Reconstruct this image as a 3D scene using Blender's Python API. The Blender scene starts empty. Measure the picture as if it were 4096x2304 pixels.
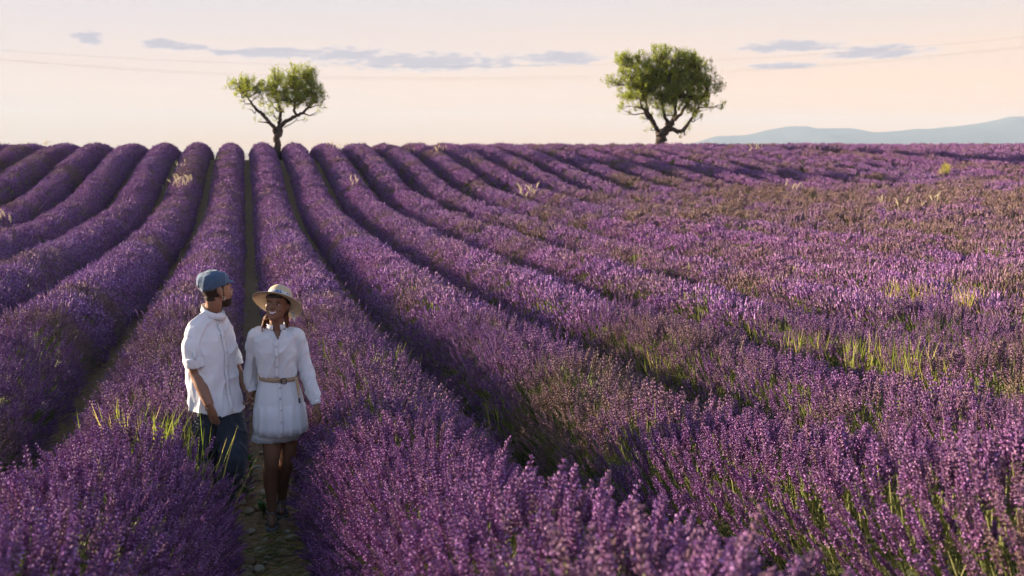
import bpy, bmesh, math, random
import numpy as np
from mathutils import Vector, Matrix, noise as mnoise

R = math.radians
random.seed(7)
rng = np.random.default_rng(11)
scene = bpy.context.scene
col = scene.collection

# ------------------------------------------------------------------ camera
CAM_H, YAW, PITCH = 2.65, R(14.4), R(7.8)
cam_data = bpy.data.cameras.new('camera')
cam = bpy.data.objects.new('camera', cam_data)
col.objects.link(cam)
cam.location = (0, 0, CAM_H)
cam.rotation_euler = (math.pi / 2 - PITCH, 0, -YAW)
cam_data.sensor_width = 36.0
cam_data.lens = 36.0
cam_data.clip_start = 0.05
cam_data.clip_end = 20000
cam_data.dof.use_dof = True
cam_data.dof.focus_distance = 7.4
cam_data.dof.aperture_fstop = 3.2
scene.camera = cam

# ------------------------------------------------------------------ light
SUN_EL, SUN_AZ = R(10.5), R(-53.0)          # azimuth clockwise from +Y (the row direction)
sun_to = Vector((math.sin(SUN_AZ) * math.cos(SUN_EL), math.cos(SUN_AZ) * math.cos(SUN_EL), math.sin(SUN_EL)))
sd = bpy.data.lights.new('sun', 'SUN')
sd.energy = 5.0
sd.angle = R(0.6)
sd.color = (1.0, 0.80, 0.58)
sun = bpy.data.objects.new('sun', sd)
col.objects.link(sun)
sun.rotation_euler = sun_to.to_track_quat('Z', 'Y').to_euler()
sun.location = (-60, 30, 40)

scene.view_settings.view_transform = 'Standard'
scene.view_settings.look = 'None'
scene.view_settings.exposure = 2.15
scene.view_settings.gamma = 1.0
scene.cycles.use_denoising = True
scene.cycles.max_bounces = 4
scene.cycles.diffuse_bounces = 1
scene.cycles.glossy_bounces = 2
scene.cycles.transmission_bounces = 3
scene.cycles.transparent_max_bounces = 8
scene.cycles.volume_bounces = 0
scene.cycles.use_fast_gi = False
scene.cycles.use_adaptive_sampling = True
scene.cycles.adaptive_threshold = 0.03

world = bpy.data.worlds.new('World')
scene.world = world
world.use_nodes = True
wn, wl = world.node_tree.nodes, world.node_tree.links
wn.clear()

def N(nodes, typ, **kw):
    n = nodes.new(typ)
    for k, v in kw.items():
        if k == 'inp':
            for kk, vv in v.items():
                n.inputs[kk].default_value = vv
        else:
            setattr(n, k, v)
    return n

def ramp(nodes, stops, interp='LINEAR'):
    n = nodes.new('ShaderNodeValToRGB')
    cr = n.color_ramp
    cr.interpolation = interp
    while len(cr.elements) < len(stops):
        cr.elements.new(0.5)
    for e, (p, c) in zip(cr.elements, stops):
        e.position = p
        e.color = (*c, 1.0) if len(c) == 3 else c
    return n

def math_node(nodes, links, op, a, b=None, c=None, clamp=False):
    n = nodes.new('ShaderNodeMath')
    n.operation = op
    n.use_clamp = clamp
    for i, v in enumerate((a, b, c)):
        if v is None:
            continue
        if isinstance(v, (int, float)):
            n.inputs[i].default_value = v
        else:
            links.new(v, n.inputs[i])
    return n.outputs[0]

def mix_rgb(nodes, links, fac, a, b, blend='MIX'):
    n = nodes.new('ShaderNodeMix')
    n.data_type = 'RGBA'
    n.blend_type = blend
    for sock, v in ((n.inputs[0], fac), (n.inputs[6], a), (n.inputs[7], b)):
        if isinstance(v, (int, float)):
            sock.default_value = v
        elif isinstance(v, tuple):
            sock.default_value = (*v, 1.0) if len(v) == 3 else v
        else:
            links.new(v, sock)
    return n.outputs[2]

def s2l(r, g, b):
    f = lambda c: (c / 255 / 12.92) if c / 255 <= 0.04045 else ((c / 255 + 0.055) / 1.055) ** 2.4
    return (f(r), f(g), f(b))

# sky: Nishita dome, paled near the horizon by a thin evening veil, with long flat clouds
def build_world():
    M = lambda op, a, b=None, c=None, clamp=False: math_node(wn, wl, op, a, b, c, clamp)
    sky = N(wn, 'ShaderNodeTexSky', sky_type='NISHITA', sun_disc=False, sun_elevation=SUN_EL,
            sun_rotation=SUN_AZ % (2 * math.pi), altitude=600, air_density=1.0, dust_density=1.2, ozone_density=1.6)
    tc = N(wn, 'ShaderNodeTexCoord')
    sep = N(wn, 'ShaderNodeSeparateXYZ')
    wl.new(tc.outputs['Generated'], sep.inputs[0])
    x, y, z = sep.outputs
    el = M('MULTIPLY', M('ARCSINE', z), 180 / math.pi)                       # degrees above horizon
    az = M('MULTIPLY', M('ARCTAN2', x, y), 180 / math.pi)                    # degrees clockwise from +Y
    # veil colour: pale rose white higher up, cream at the horizon, peach on the side away from the sun
    warm = M('MULTIPLY_ADD', M('COSINE', M('MULTIPLY', M('SUBTRACT', az, 75.0), math.pi / 180)), 0.5, 0.5)
    warm = M('POWER', warm, 2.4)
    hi = mix_rgb(wn, wl, warm, (.78, .72, .77), (.82, .73, .69))
    lo = mix_rgb(wn, wl, warm, (.96, .58, .26), (1.42, .50, .02))
    md = mix_rgb(wn, wl, warm, (.95, .75, .65), (1.25, .71, .39))
    lomd = mix_rgb(wn, wl, M('DIVIDE', el, 3.0, clamp=True), lo, md)
    veil = mix_rgb(wn, wl, M('DIVIDE', M('SUBTRACT', el, 3.0), 5.0, clamp=True), lomd, hi)
    up = N(wn, 'ShaderNodeMapRange', interpolation_type='SMOOTHSTEP', inp={1: 7.0, 2: 26.0, 3: 0.0, 4: 1.0})
    wl.new(el, up.inputs[0])
    veil = mix_rgb(wn, wl, up.outputs[0], veil, (0.55, 0.71, 1.07))
    # clouds
    def ellipse(a0, e0, ra, re):
        da = M('DIVIDE', M('SUBTRACT', az, a0), ra)
        de = M('DIVIDE', M('SUBTRACT', el, e0), re)
        d2 = M('ADD', M('MULTIPLY', da, da), M('MULTIPLY', de, de))
        return M('SUBTRACT', 1.0, d2)
    vec = N(wn, 'ShaderNodeCombineXYZ')
    wl.new(M('MULTIPLY', az, 0.30), vec.inputs[0])
    wl.new(M('MULTIPLY', el, 1.1), vec.inputs[1])
    nz = N(wn, 'ShaderNodeTexNoise', inp={'Scale': 3.4, 'Detail': 9.0, 'Roughness': 0.60})
    wl.new(vec.outputs[0], nz.inputs['Vector'])
    nz2 = N(wn, 'ShaderNodeTexNoise', inp={'Scale': 0.35, 'Detail': 3.0, 'Roughness': 0.5})
    wl.new(vec.outputs[0], nz2.inputs['Vector'])
    spots = CLOUDS
    cov = None
    for s in spots:
        e = ellipse(*s)
        cov = e if cov is None else M('SMOOTH_MAX', cov, e, 0.25)
    # the same kind of broken cloud elsewhere round the horizon
    band = M('SUBTRACT', 1.0, M('ABSOLUTE', M('DIVIDE', M('SUBTRACT', el, 5.5), 3.0)))
    far = M('ADD', M('MULTIPLY', nz2.outputs[0], 5.0), -3.55)
    inframe = M('COMPARE', az, 14.4, 34.0)
    far = M('SUBTRACT', M('ADD', far, M('MULTIPLY', band, 0.35)), M('MULTIPLY', inframe, 3.0))
    cov = M('MAXIMUM', M('MAXIMUM', cov, far), -2.0)
    dens = M('ADD', cov, M('MULTIPLY_ADD', nz.outputs[0], 3.6, -1.5))
    mask = N(wn, 'ShaderNodeMapRange', interpolation_type='SMOOTHSTEP', inp={1: -0.1, 2: 1.1, 3: 0.0, 4: 0.85})
    wl.new(dens, mask.inputs[0])
    core = N(wn, 'ShaderNodeMapRange', interpolation_type='SMOOTHSTEP', inp={1: 0.15, 2: 1.2, 3: 0.0, 4: 1.0})
    wl.new(dens, core.inputs[0])
    cloud_c = mix_rgb(wn, wl, core.outputs[0], (1.02, .86, .79), (.48, .45, .55))
    # faint streaks in the veil
    vec2 = N(wn, 'ShaderNodeCombineXYZ')
    wl.new(M('MULTIPLY', az, 0.06), vec2.inputs[0])
    wl.new(M('MULTIPLY', el, 0.8), vec2.inputs[1])
    nz3 = N(wn, 'ShaderNodeTexNoise', inp={'Scale': 1.3, 'Detail': 5.0, 'Roughness': 0.55})
    wl.new(vec2.outputs[0], nz3.inputs['Vector'])
    st = N(wn, 'ShaderNodeMapRange', inp={1: 0.4, 2: 0.75, 3: 0.0, 4: 0.22})
    wl.new(nz3.outputs[0], st.inputs[0])
    veil = mix_rgb(wn, wl, st.outputs[0], veil, s2l(226, 222, 226))
    veil = mix_rgb(wn, wl, mask.outputs[0], veil, cloud_c)
    skyc = mix_rgb(wn, wl, 1.0, sky.outputs[0], (SKY_S, SKY_S, SKY_S), 'MULTIPLY')
    # veil fades out with height
    vf = N(wn, 'ShaderNodeMapRange', interpolation_type='SMOOTHSTEP', inp={1: 26.0, 2: 58.0, 3: 1.0, 4: 0.0})
    wl.new(el, vf.inputs[0])
    veil = mix_rgb(wn, wl, 1.0, veil, (VEIL, VEIL, VEIL), 'MULTIPLY')
    out_c = mix_rgb(wn, wl, vf.outputs[0], skyc, veil)
    bg = N(wn, 'ShaderNodeBackground', inp={'Strength': 1.0})
    wl.new(out_c, bg.inputs['Color'])
    out = N(wn, 'ShaderNodeOutputWorld')
    wl.new(bg.outputs[0], out.inputs['Surface'])

SKY_S = 0.06
VEIL = 0.228
# azimuth, elevation, half widths in degrees
CLOUDS = [(-7.6, 5.5, 0.9, 0.42), (-4.2, 5.35, 1.1, 0.34), (-2.7, 5.2, 1.1, 0.24), (1.2, 5.0, 3.8, 0.34), (5.4, 5.0, 3.2, 0.46), (9.6, 4.65, 6.6, 0.56), (17.0, 4.85, 3.0, 0.45),
          (29.3, 5.3, 2.9, 0.38), (33.6, 4.9, 3.2, 0.40), (28.9, 4.3, 2.2, 0.20)]
build_world()
# ------------------------------------------------------------------ helpers
def tag(o, label=None, cat=None, group=None, kind=None):
    if label: o['label'] = label
    if cat: o['category'] = cat
    if group: o['group'] = group
    if kind: o['kind'] = kind
    return o

def empty(name, loc=(0, 0, 0), rz=0.0):
    o = bpy.data.objects.new(name, None)
    o.empty_display_size = 0.1
    col.objects.link(o)
    o.location = loc
    o.rotation_euler = (0, 0, rz)
    return o

def mesh_obj(name, verts, faces, mat=None, parent=None, smooth=True, mats=None, midx=None):
    me = bpy.data.meshes.new(name)
    me.from_pydata([tuple(v) for v in verts], [], [tuple(f) for f in faces])
    for m in (mats or ([mat] if mat else [])):
        me.materials.append(m)
    if midx is not None:
        me.polygons.foreach_set('material_index', np.asarray(midx, dtype=np.int32))
    if smooth:
        me.polygons.foreach_set('use_smooth', np.ones(len(me.polygons), dtype=bool))
    me.update()
    o = bpy.data.objects.new(name, me)
    col.objects.link(o)
    if parent is not None:
        o.parent = parent
    return o

def new_mat(name):
    m = bpy.data.materials.new(name)
    m.use_nodes = True
    n, l = m.node_tree.nodes, m.node_tree.links
    n.clear()
    return m, n, l

def principled(n, l, rough=0.8, spec=0.2):
    p = n.new('ShaderNodeBsdfPrincipled')
    p.inputs['Roughness'].default_value = rough
    p.inputs['Specular IOR Level'].default_value = spec
    o = n.new('ShaderNodeOutputMaterial')
    l.new(p.outputs[0], o.inputs[0])
    return p, o

def noise_mat(name, c1, c2, scale=8.0, detail=4.0, rough=0.85, spec=0.15, bump=0.0, bscale=None, lo=0.35, hi=0.65, c3=None):
    m, n, l = new_mat(name)
    p, o = principled(n, l, rough, spec)
    tc = n.new('ShaderNodeTexCoord')
    nz = N(n, 'ShaderNodeTexNoise', inp={'Scale': scale, 'Detail': detail, 'Roughness': 0.6})
    l.new(tc.outputs['Object'], nz.inputs['Vector'])
    stops = [(lo, c1), (hi, c2)]
    if c3: stops.append((min(1, hi + 0.12), c3))
    r = ramp(n, stops)
    l.new(nz.outputs[0], r.inputs[0])
    l.new(r.outputs[0], p.inputs['Base Color'])
    if bump:
        nb = N(n, 'ShaderNodeTexNoise', inp={'Scale': bscale or scale * 3, 'Detail': 5.0})
        l.new(tc.outputs['Object'], nb.inputs['Vector'])
        b = N(n, 'ShaderNodeBump', inp={'Strength': bump, 'Distance': 0.02})
        l.new(nb.outputs[0], b.inputs['Height'])
        l.new(b.outputs[0], p.inputs['Normal'])
    return m

def leafy_mat(name, c1, c2, trans=0.35, rough=0.6, ctrans=None):
    """leaf: diffuse plus light passing through"""
    m, n, l = new_mat(name)
    oi = n.new('ShaderNodeObjectInfo')
    geo = n.new('ShaderNodeNewGeometry')
    rnd = N(n, 'ShaderNodeMath', operation='FRACT')
    add = N(n, 'ShaderNodeMath', operation='ADD')
    l.new(oi.outputs['Random'], add.inputs[0]); l.new(geo.outputs['Random Per Island'], add.inputs[1])
    l.new(add.outputs[0], rnd.inputs[0])
    c = mix_rgb(n, l, rnd.outputs[0], c1, c2)
    p = N(n, 'ShaderNodeBsdfPrincipled', inp={'Roughness': rough, 'Specular IOR Level': 0.25})
    l.new(c, p.inputs['Base Color'])
    t = n.new('ShaderNodeBsdfTranslucent')
    if ctrans: t.inputs[0].default_value = (*ctrans, 1)
    else: l.new(c, t.inputs[0])
    mx = N(n, 'ShaderNodeMixShader', inp={0: trans})
    l.new(p.outputs[0], mx.inputs[1]); l.new(t.outputs[0], mx.inputs[2])
    o = n.new('ShaderNodeOutputMaterial')
    l.new(mx.outputs[0], o.inputs[0])
    return m

# numpy noise: smooth value noise in 1-D / 2-D
def hash2(i, j, seed=0):
    h = (i.astype(np.int64) * 374761393 + j.astype(np.int64) * 668265263 + seed * 1442695041) & 0xffffffff
    h = ((h ^ (h >> 13)) * 1274126177) & 0xffffffff
    return ((h ^ (h >> 16)) & 0xffff) / 65535.0
def vnoise(x, y, seed=0):
    x = np.asarray(x, float); y = np.asarray(y, float)
    i, j = np.floor(x), np.floor(y)
    fx, fy = x - i, y - j
    fx, fy = fx * fx * (3 - 2 * fx), fy * fy * (3 - 2 * fy)
    a, b, c, d = hash2(i, j, seed), hash2(i + 1, j, seed), hash2(i, j + 1, seed), hash2(i + 1, j + 1, seed)
    return (a * (1 - fx) + b * fx) * (1 - fy) + (c * (1 - fx) + d * fx) * fy

# ------------------------------------------------------------------ camera frame, used to stand things at a real distance
CF = np.array([math.sin(YAW) * math.cos(PITCH), math.cos(YAW) * math.cos(PITCH), -math.sin(PITCH)])
CR = np.array([math.cos(YAW), -math.sin(YAW), 0.0])
CU = np.cross(CR, CF)
FWD = np.array([math.sin(YAW), math.cos(YAW), 0.0])
def at(px, py, depth):
    """world point seen at photo pixel (4096 wide) at a horizontal distance along the view"""
    r = CF * 4096.0 + CR * (px - 2048) - CU * (py - 1152)
    return np.array([0, 0, CAM_H]) + r * (depth / float(r @ FWD))
def at_row_y(px, py, Y):
    r = CF * 4096.0 + CR * (px - 2048) - CU * (py - 1152)
    return np.array([0, 0, CAM_H]) + r * (Y / r[1])
def project(P):
    P = np.asarray(P, float) - np.array([0, 0, CAM_H])
    d = P @ CF
    return 2048 + 4096 * (P @ CR) / d, 1152 - 4096 * (P @ CU) / d, d

# ------------------------------------------------------------------ terrain
KY = np.array([-12, -5, 0, 2.5, 4, 5, 6, 7.2, 10, 15, 20, 27, 31, 36, 40, 44, 47, 50, 53, 55, 57, 59, 62, 70, 90, 150, 400, 900, 9000.])
KZ = np.array([1.3, 1.25, 1.12, .78, .47, .27, .11, 0, -.1, -.22, -.32, -.38, -.36, -.22, 0.02, .50, .90, 1.28, 1.62, 1.82, 1.95, 1.98, 1.88, 1.2, -1.5, -8, -24, -30, -30.])
def _slopes(x, y):
    d = np.diff(y) / np.diff(x)
    m = np.zeros(len(x))
    for i in range(1, len(x) - 1):
        m[i] = 0 if d[i - 1] * d[i] <= 0 else 2 / (1 / d[i - 1] + 1 / d[i])
    m[0], m[-1] = d[0], d[-1]
    return m
KM = _slopes(KY, KZ)
def profile(Y):
    Y = np.clip(np.asarray(Y, float), KY[0], KY[-1])
    i = np.clip(np.searchsorted(KY, Y) - 1, 0, len(KY) - 2)
    h = KY[i + 1] - KY[i]
    t = (Y - KY[i]) / h
    return ((2 * t**3 - 3 * t**2 + 1) * KZ[i] + (t**3 - 2 * t**2 + t) * h * KM[i]
            + (-2 * t**3 + 3 * t**2) * KZ[i + 1] + (t**3 - t**2) * h * KM[i + 1])
def ground_z(X, Y):
    X = np.asarray(X, float); Y = np.asarray(Y, float)
    bowl = np.exp(-((Y - 30) / 16.0) ** 2)
    lat = 0.022 * np.clip(X, 0, 30) * bowl
    return profile(Y) + lat

def build_ground():
    ys = np.concatenate([np.arange(-12, 3, .5), np.arange(3, 12, .08), np.arange(12, 72, .5), np.arange(72, 200, 8), np.geomspace(200, 7000, 14)])
    xs = np.concatenate([-np.geomspace(7000, 70, 12), np.arange(-60, -3, 1.5), np.arange(-3, 3, .08), np.arange(3, 75, 1.5), np.geomspace(80, 7000, 12)])
    X, Y = np.meshgrid(xs, ys)
    Z = ground_z(X, Y)
    near = (np.abs(X) < 3) & (Y < 12) & (Y > 2.9)
    Z = Z + np.where(near, (vnoise(X * 6, Y * 6, 1) - .5) * .04 + (vnoise(X * 17, Y * 17, 2) - .5) * .015, 0)
    nx, ny = len(xs), len(ys)
    V = np.stack([X, Y, Z], -1).reshape(-1, 3)
    idx = np.arange(nx * ny).reshape(ny, nx)
    Fc = np.stack([idx[:-1, :-1], idx[:-1, 1:], idx[1:, 1:], idx[1:, :-1]], -1).reshape(-1, 4)
    m, n, l = new_mat('soil')
    p, o = principled(n, l, 0.95, 0.1)
    tc = n.new('ShaderNodeTexCoord')
    a = N(n, 'ShaderNodeTexNoise', inp={'Scale': 1.1, 'Detail': 6.0})
    b = N(n, 'ShaderNodeTexNoise', inp={'Scale': 22.0, 'Detail': 5.0, 'Roughness': 0.7})
    v = N(n, 'ShaderNodeTexVoronoi', inp={'Scale': 26.0, 'Randomness': 1.0})
    for q in (a, b, v): l.new(tc.outputs['Object'], q.inputs['Vector'])
    r1 = ramp(n, [(0.35, (0.26, 0.16, 0.085)), (0.62, (0.42, 0.29, 0.17))])
    l.new(b.outputs[0], r1.inputs[0])
    r2 = ramp(n, [(0.58, (0, 0, 0)), (0.75, (0.35, 0.35, 0.35))])
    l.new(a.outputs[0], r2.inputs[0])
    c = mix_rgb(n, l, r2.outputs[0], r1.outputs[0], (0.13, 0.14, 0.06))
    r3 = ramp(n, [(0.0, (1.15, 1.12, 1.05)), (0.25, (0.85, 0.82, 0.8))])
    l.new(v.outputs['Distance'], r3.inputs[0])
    c = mix_rgb(n, l, 1.0, c, r3.outputs[0], 'MULTIPLY')
    l.new(c, p.inputs['Base Color'])
    bp = N(n, 'ShaderNodeBump', inp={'Strength': 0.9, 'Distance': 0.03})
    l.new(b.outputs[0], bp.inputs['Height']); l.new(bp.outputs[0], p.inputs['Normal'])
    g = mesh_obj('ground', V, Fc, m)
    tag(g, 'stony brown soil sheet under the lavender field', kind='structure')
build_ground()

# ------------------------------------------------------------------ lavender
SP = 1.7
def row_x(k, Y):
    return (k + 0.5) * SP + 0.10 * np.exp(-((np.asarray(Y, float) - 8.5) / 4.2) ** 2)
def row_scale(k, Y):
    """plants swell and dip along the row"""
    Y = np.asarray(Y, float)
    kk = np.full_like(Y, k * 13.37)
    h = 1.0 + 0.17 * (vnoise(Y / 1.15, kk, 3) - .5) + 0.13 * (vnoise(Y / 0.5, kk, 4) - .5) + 0.12 * (vnoise(Y / 4.0, kk, 5) - .5)
    w = 1.0 + 0.14 * (vnoise(Y / 1.15, kk, 6) - .5) + 0.12 * (vnoise(Y / 3.5, kk, 7) - .5)
    return h, w
HW, HH = 0.485, 0.48            # half width and height of the leafy mound; stems reach on from it
def mound(k, Y, a):
    """point on the mound: a from 0 (left foot) to pi (right foot); returns position and outward direction"""
    h, w = row_scale(k, Y)
    ca, sa = np.cos(a), np.sin(a)
    px = -np.sign(ca) * np.abs(ca) ** 1.0 * HW * w
    pz = np.abs(sa) ** 1.0 * HH * h
    xc = row_x(k, Y)
    X = xc + px
    P = np.stack([X, np.broadcast_to(Y, X.shape), ground_z(xc, Y) + pz], -1)
    nx, nz = -ca * 0.95, np.abs(sa) * 1.0 + 0.12
    D = np.stack([nx, np.zeros_like(nx), nz], -1)
    D /= np.linalg.norm(D, axis=-1, keepdims=True)
    return P, D

def lavender_flower_mat(name, dark, light, rough=0.75):
    m, n, l = new_mat(name)
    p, o = principled(n, l, rough, 0.12)
    fade = N(n, 'ShaderNodeAttribute', attribute_type='INSTANCER', attribute_name='fade')
    tint = N(n, 'ShaderNodeAttribute', attribute_type='INSTANCER', attribute_name='tint')
    geo = n.new('ShaderNodeNewGeometry')
    c = mix_rgb(n, l, geo.outputs['Random Per Island'], dark, light)
    c = mix_rgb(n, l, tint.outputs['Fac'], c, (1.2, 0.97, 0.97), 'MULTIPLY')
    g = mix_rgb(n, l, geo.outputs['Random Per Island'], (0.145, 0.092, 0.082), (0.28, 0.19, 0.165))
    c = mix_rgb(n, l, fade.outputs['Fac'], c, g)
    l.new(c, p.inputs['Base Color'])
    return m
M_calyx = lavender_flower_mat('lavender_calyx', (0.11, 0.05, 0.155), (0.265, 0.145, 0.305))
M_petal = lavender_flower_mat('lavender_petal', (0.30, 0.145, 0.44), (0.50, 0.33, 0.62))
M_stem = leafy_mat('lavender_stem', (0.13, 0.17, 0.04), (0.36, 0.35, 0.15), 0.2)
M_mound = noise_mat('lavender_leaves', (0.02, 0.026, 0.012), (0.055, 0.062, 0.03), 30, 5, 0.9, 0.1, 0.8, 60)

class MB:
    """collects small shapes into one mesh"""
    def __init__(self): self.v, self.f, self.m = [], [], []
    def add(self, v, f, mi=0):
        b = len(self.v); self.v += [tuple(q) for q in v]
        for q in f: self.f.append(tuple(b + i for i in q)); self.m.append(mi)
    def tube(self, pts, rad, n=4, mi=0, cap=True):
        pts = [Vector(p) for p in pts]
        rings = []
        for i, p in enumerate(pts):
            t = (pts[min(i + 1, len(pts) - 1)] - pts[max(i - 1, 0)]).normalized()
            a = t.cross(Vector((0.31, 0.87, 0.2)))
            if a.length < 1e-3: a = t.cross(Vector((1, 0, 0)))
            a.normalize(); b = t.cross(a)
            r = rad[i] if hasattr(rad, '__len__') else rad
            rings.append([p + (a * math.cos(2 * math.pi * k / n) + b * math.sin(2 * math.pi * k / n)) * r for k in range(n)])
        v = [q for r in rings for q in r]
        f = [(i * n + k, i * n + (k + 1) % n, (i + 1) * n + (k + 1) % n, (i + 1) * n + k) for i in range(len(pts) - 1) for k in range(n)]
        if cap: f += [tuple(range(n))[::-1], tuple(range((len(pts) - 1) * n, len(pts) * n))]
        self.add(v, f, mi)
    def octa(self, c, axis, ra, rb, mi=0):
        c = Vector(c); t = Vector(axis).normalized()
        a = t.cross(Vector((0.3, 0.2, 0.9)));  a = a.normalized() if a.length > 1e-3 else Vector((1, 0, 0))
        b = t.cross(a)
        v = [c - t * ra, c + t * ra * 1.15] + [c + (a * math.cos(q) + b * math.sin(q)) * rb + t * ra * .25 for q in (0, 2.09, 4.19)]
        self.add(v, [(0, 3, 2), (0, 4, 3), (0, 2, 4), (1, 2, 3), (1, 3, 4), (1, 4, 2)], mi)
    def blade(self, base, tip, w, bend=(0, 0, 0), mi=0, seg=3, side=None):
        base, tip, bend = Vector(base), Vector(tip), Vector(bend)
        d = (tip - base)
        s = Vector(side) if side is not None else d.cross(Vector((random.uniform(-1, 1), random.uniform(-1, 1), random.uniform(-.3, .3))))
        if s.length < 1e-6: s = Vector((1, 0, 0))
        s.normalize()
        v, f = [], []
        for i in range(seg):
            t = i / seg
            c = base + d * t + bend * (t * t)
            ww = w * (1 - 0.55 * t) * (0.7 + 0.6 * min(1, t * 3) if i == 0 else 1)
            v += [c - s * ww / 2, c + s * ww / 2]
        v.append(tip + bend)
        for i in range(seg - 1): f.append((2 * i, 2 * i + 1, 2 * i + 3, 2 * i + 2))
        f.append((2 * seg - 2, 2 * seg - 1, 2 * seg))
        self.add(v, f, mi)
    def mesh(self, name, mats, smooth=False):
        me = bpy.data.meshes.new(name)
        me.from_pydata(self.v, [], self.f)
        for m in mats: me.materials.append(m)
        me.polygons.foreach_set('material_index', np.asarray(self.m, dtype=np.int32))
        if smooth: me.polygons.foreach_set('use_smooth', np.ones(len(me.polygons), dtype=bool))
        me.update()
        return me
    def build(self, name, mats, parent=None, smooth=False):
        o = bpy.data.objects.new(name, self.mesh(name, mats, smooth))
        col.objects.link(o)
        if parent is not None: o.parent = parent
        return o

def spike_near(mb, base=(0, 0, 0), lean=(0, 0), L=0.40, head=0.11, rich=True, bare=False):
    """one flower stalk: stem, whorls of calyces, a few open florets"""
    b = Vector(base)
    bend = Vector((random.uniform(-.03, .03), random.uniform(-.03, .03), 0))
    def P(t): return b + Vector((lean[0] * t, lean[1] * t, L * t)) + bend * (t * t)
    mb.tube([P(0), P(.35), P(.7), P(1 - head / L * .5)], [.0026, .0024, .0020, .0014], 3, 2, False)
    # narrow grey-green leaves low on the stem
    for q in range(4 if rich else 2):
        t = random.uniform(.02, .35); a = random.uniform(0, 6.28); l = random.uniform(.05, .09)
        mb.blade(P(t), P(t) + Vector((math.cos(a) * l * .5, math.sin(a) * l * .5, l)), .005, mi=2, seg=2)
    if bare: return
    nw = random.randint(8, 11) if rich else 6
    ax = (P(1) - P(.8)).normalized()
    for w in range(nw):
        s = w / (nw - 1)
        c = P(1 - head / L + head / L * s)
        prof = math.sin(math.pi * (0.22 + 0.70 * s)) ** .8
        rad = .0072 * prof + .001
        nf = 6 if rich else 4
        if w == 0 and rich: c = c - ax * .012; 
        for q in range(nf):
            a = 2 * math.pi * (q + .5 * (w % 2)) / nf + random.uniform(-.25, .25)
            u = ax.orthogonal().normalized(); v2 = ax.cross(u)
            out = u * math.cos(a) + v2 * math.sin(a)
            sz = (.0076 if rich else .0098) * (.65 + .5 * prof) * random.uniform(.8, 1.2)
            mb.octa(c + out * rad * .75, out * .6 + ax * .9, sz * 1.2, sz * .46, 0)
            if random.random() < (.17 if rich else .13):
                o2 = c + out * (rad + sz * .75)
                mb.octa(o2, out + ax * random.uniform(-.2, .5), sz * .55, sz * .5, 1)

def spike_far(mb, base, lean, L, head, wid):
    b = Vector(base)
    tip = b + Vector((lean[0], lean[1], L))
    d = (tip - b).normalized()
    h0 = tip - d * head
    mb.tube([b, h0 + d * head * .2], .0032, 3, 2, False)
    u = d.orthogonal().normalized(); v2 = d.cross(u)
    a0 = random.uniform(0, 6)
    n = 4
    segs = [(0, .55), (.22, 1.0), (.42, .62), (.60, .95), (.78, .5), (1.0, .08)]
    v = []
    for t, r in segs:
        for q in range(n):
            a = a0 + 2 * math.pi * (q + (.5 if int(t * 10) % 2 else 0)) / n
            rr = wid * r * random.uniform(.7, 1.3)
            v.append(h0 + d * head * t + (u * math.cos(a) + v2 * math.sin(a)) * rr)
    for i in range(len(segs) - 1):
        mi = 1 if random.random() < .22 else 0
        f = [(q, (q + 1) % n, n + (q + 1) % n, n + q) for q in range(n)]
        mb.add(v[i * n:(i + 2) * n], f, mi)

LAV = [M_calyx, M_petal, M_stem]
def protos():
    P = {}
    P[0] = []
    for i in range(7):
        mb = MB(); spike_near(mb, L=.40 * random.uniform(.92, 1.08), head=random.uniform(.10, .155), lean=(random.uniform(-.05, .05), random.uniform(-.05, .05)), bare=(i == 6))
        P[0].append(mb.mesh('lavender_stalk', LAV))
    P[1] = []
    for i in range(6):
        mb = MB()
        for q in range(5):
            spike_near(mb, (random.gauss(0, .035), random.gauss(0, .035), random.uniform(-.05, .03)), (random.gauss(0, .05), random.gauss(0, .05)), .40 * random.uniform(.9, 1.08), random.uniform(.09, .135), False, bare=random.random() < .20)
        P[1].append(mb.mesh('lavender_sprig', LAV))
    P[2] = []
    for i in range(6):
        mb = MB()
        for q in range(11):
            spike_far(mb, (random.gauss(0, .06), random.gauss(0, .06), random.uniform(-.06, .03)), (random.gauss(0, .06), random.gauss(0, .06)), .40 * random.uniform(.88, 1.08), random.uniform(.08, .12), .011)
        P[2].append(mb.mesh('lavender_tuft', LAV))
    P[3] = []
    for i in range(6):
        mb = MB()
        for q in range(16):
            spike_far(mb, (random.gauss(0, .055), random.gauss(0, .055), random.uniform(-.06, .03)), (random.gauss(0, .05), random.gauss(0, .05)), .40 * random.uniform(.88, 1.08), random.uniform(.09, .13), .0135)
        P[3].append(mb.mesh('lavender_bunch', LAV))
    return P
PROTO = protos()
PROTO_OBJ = {k: [bpy.data.objects.new('lavender_stalk_source', m) for m in v] for k, v in PROTO.items()}

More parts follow.
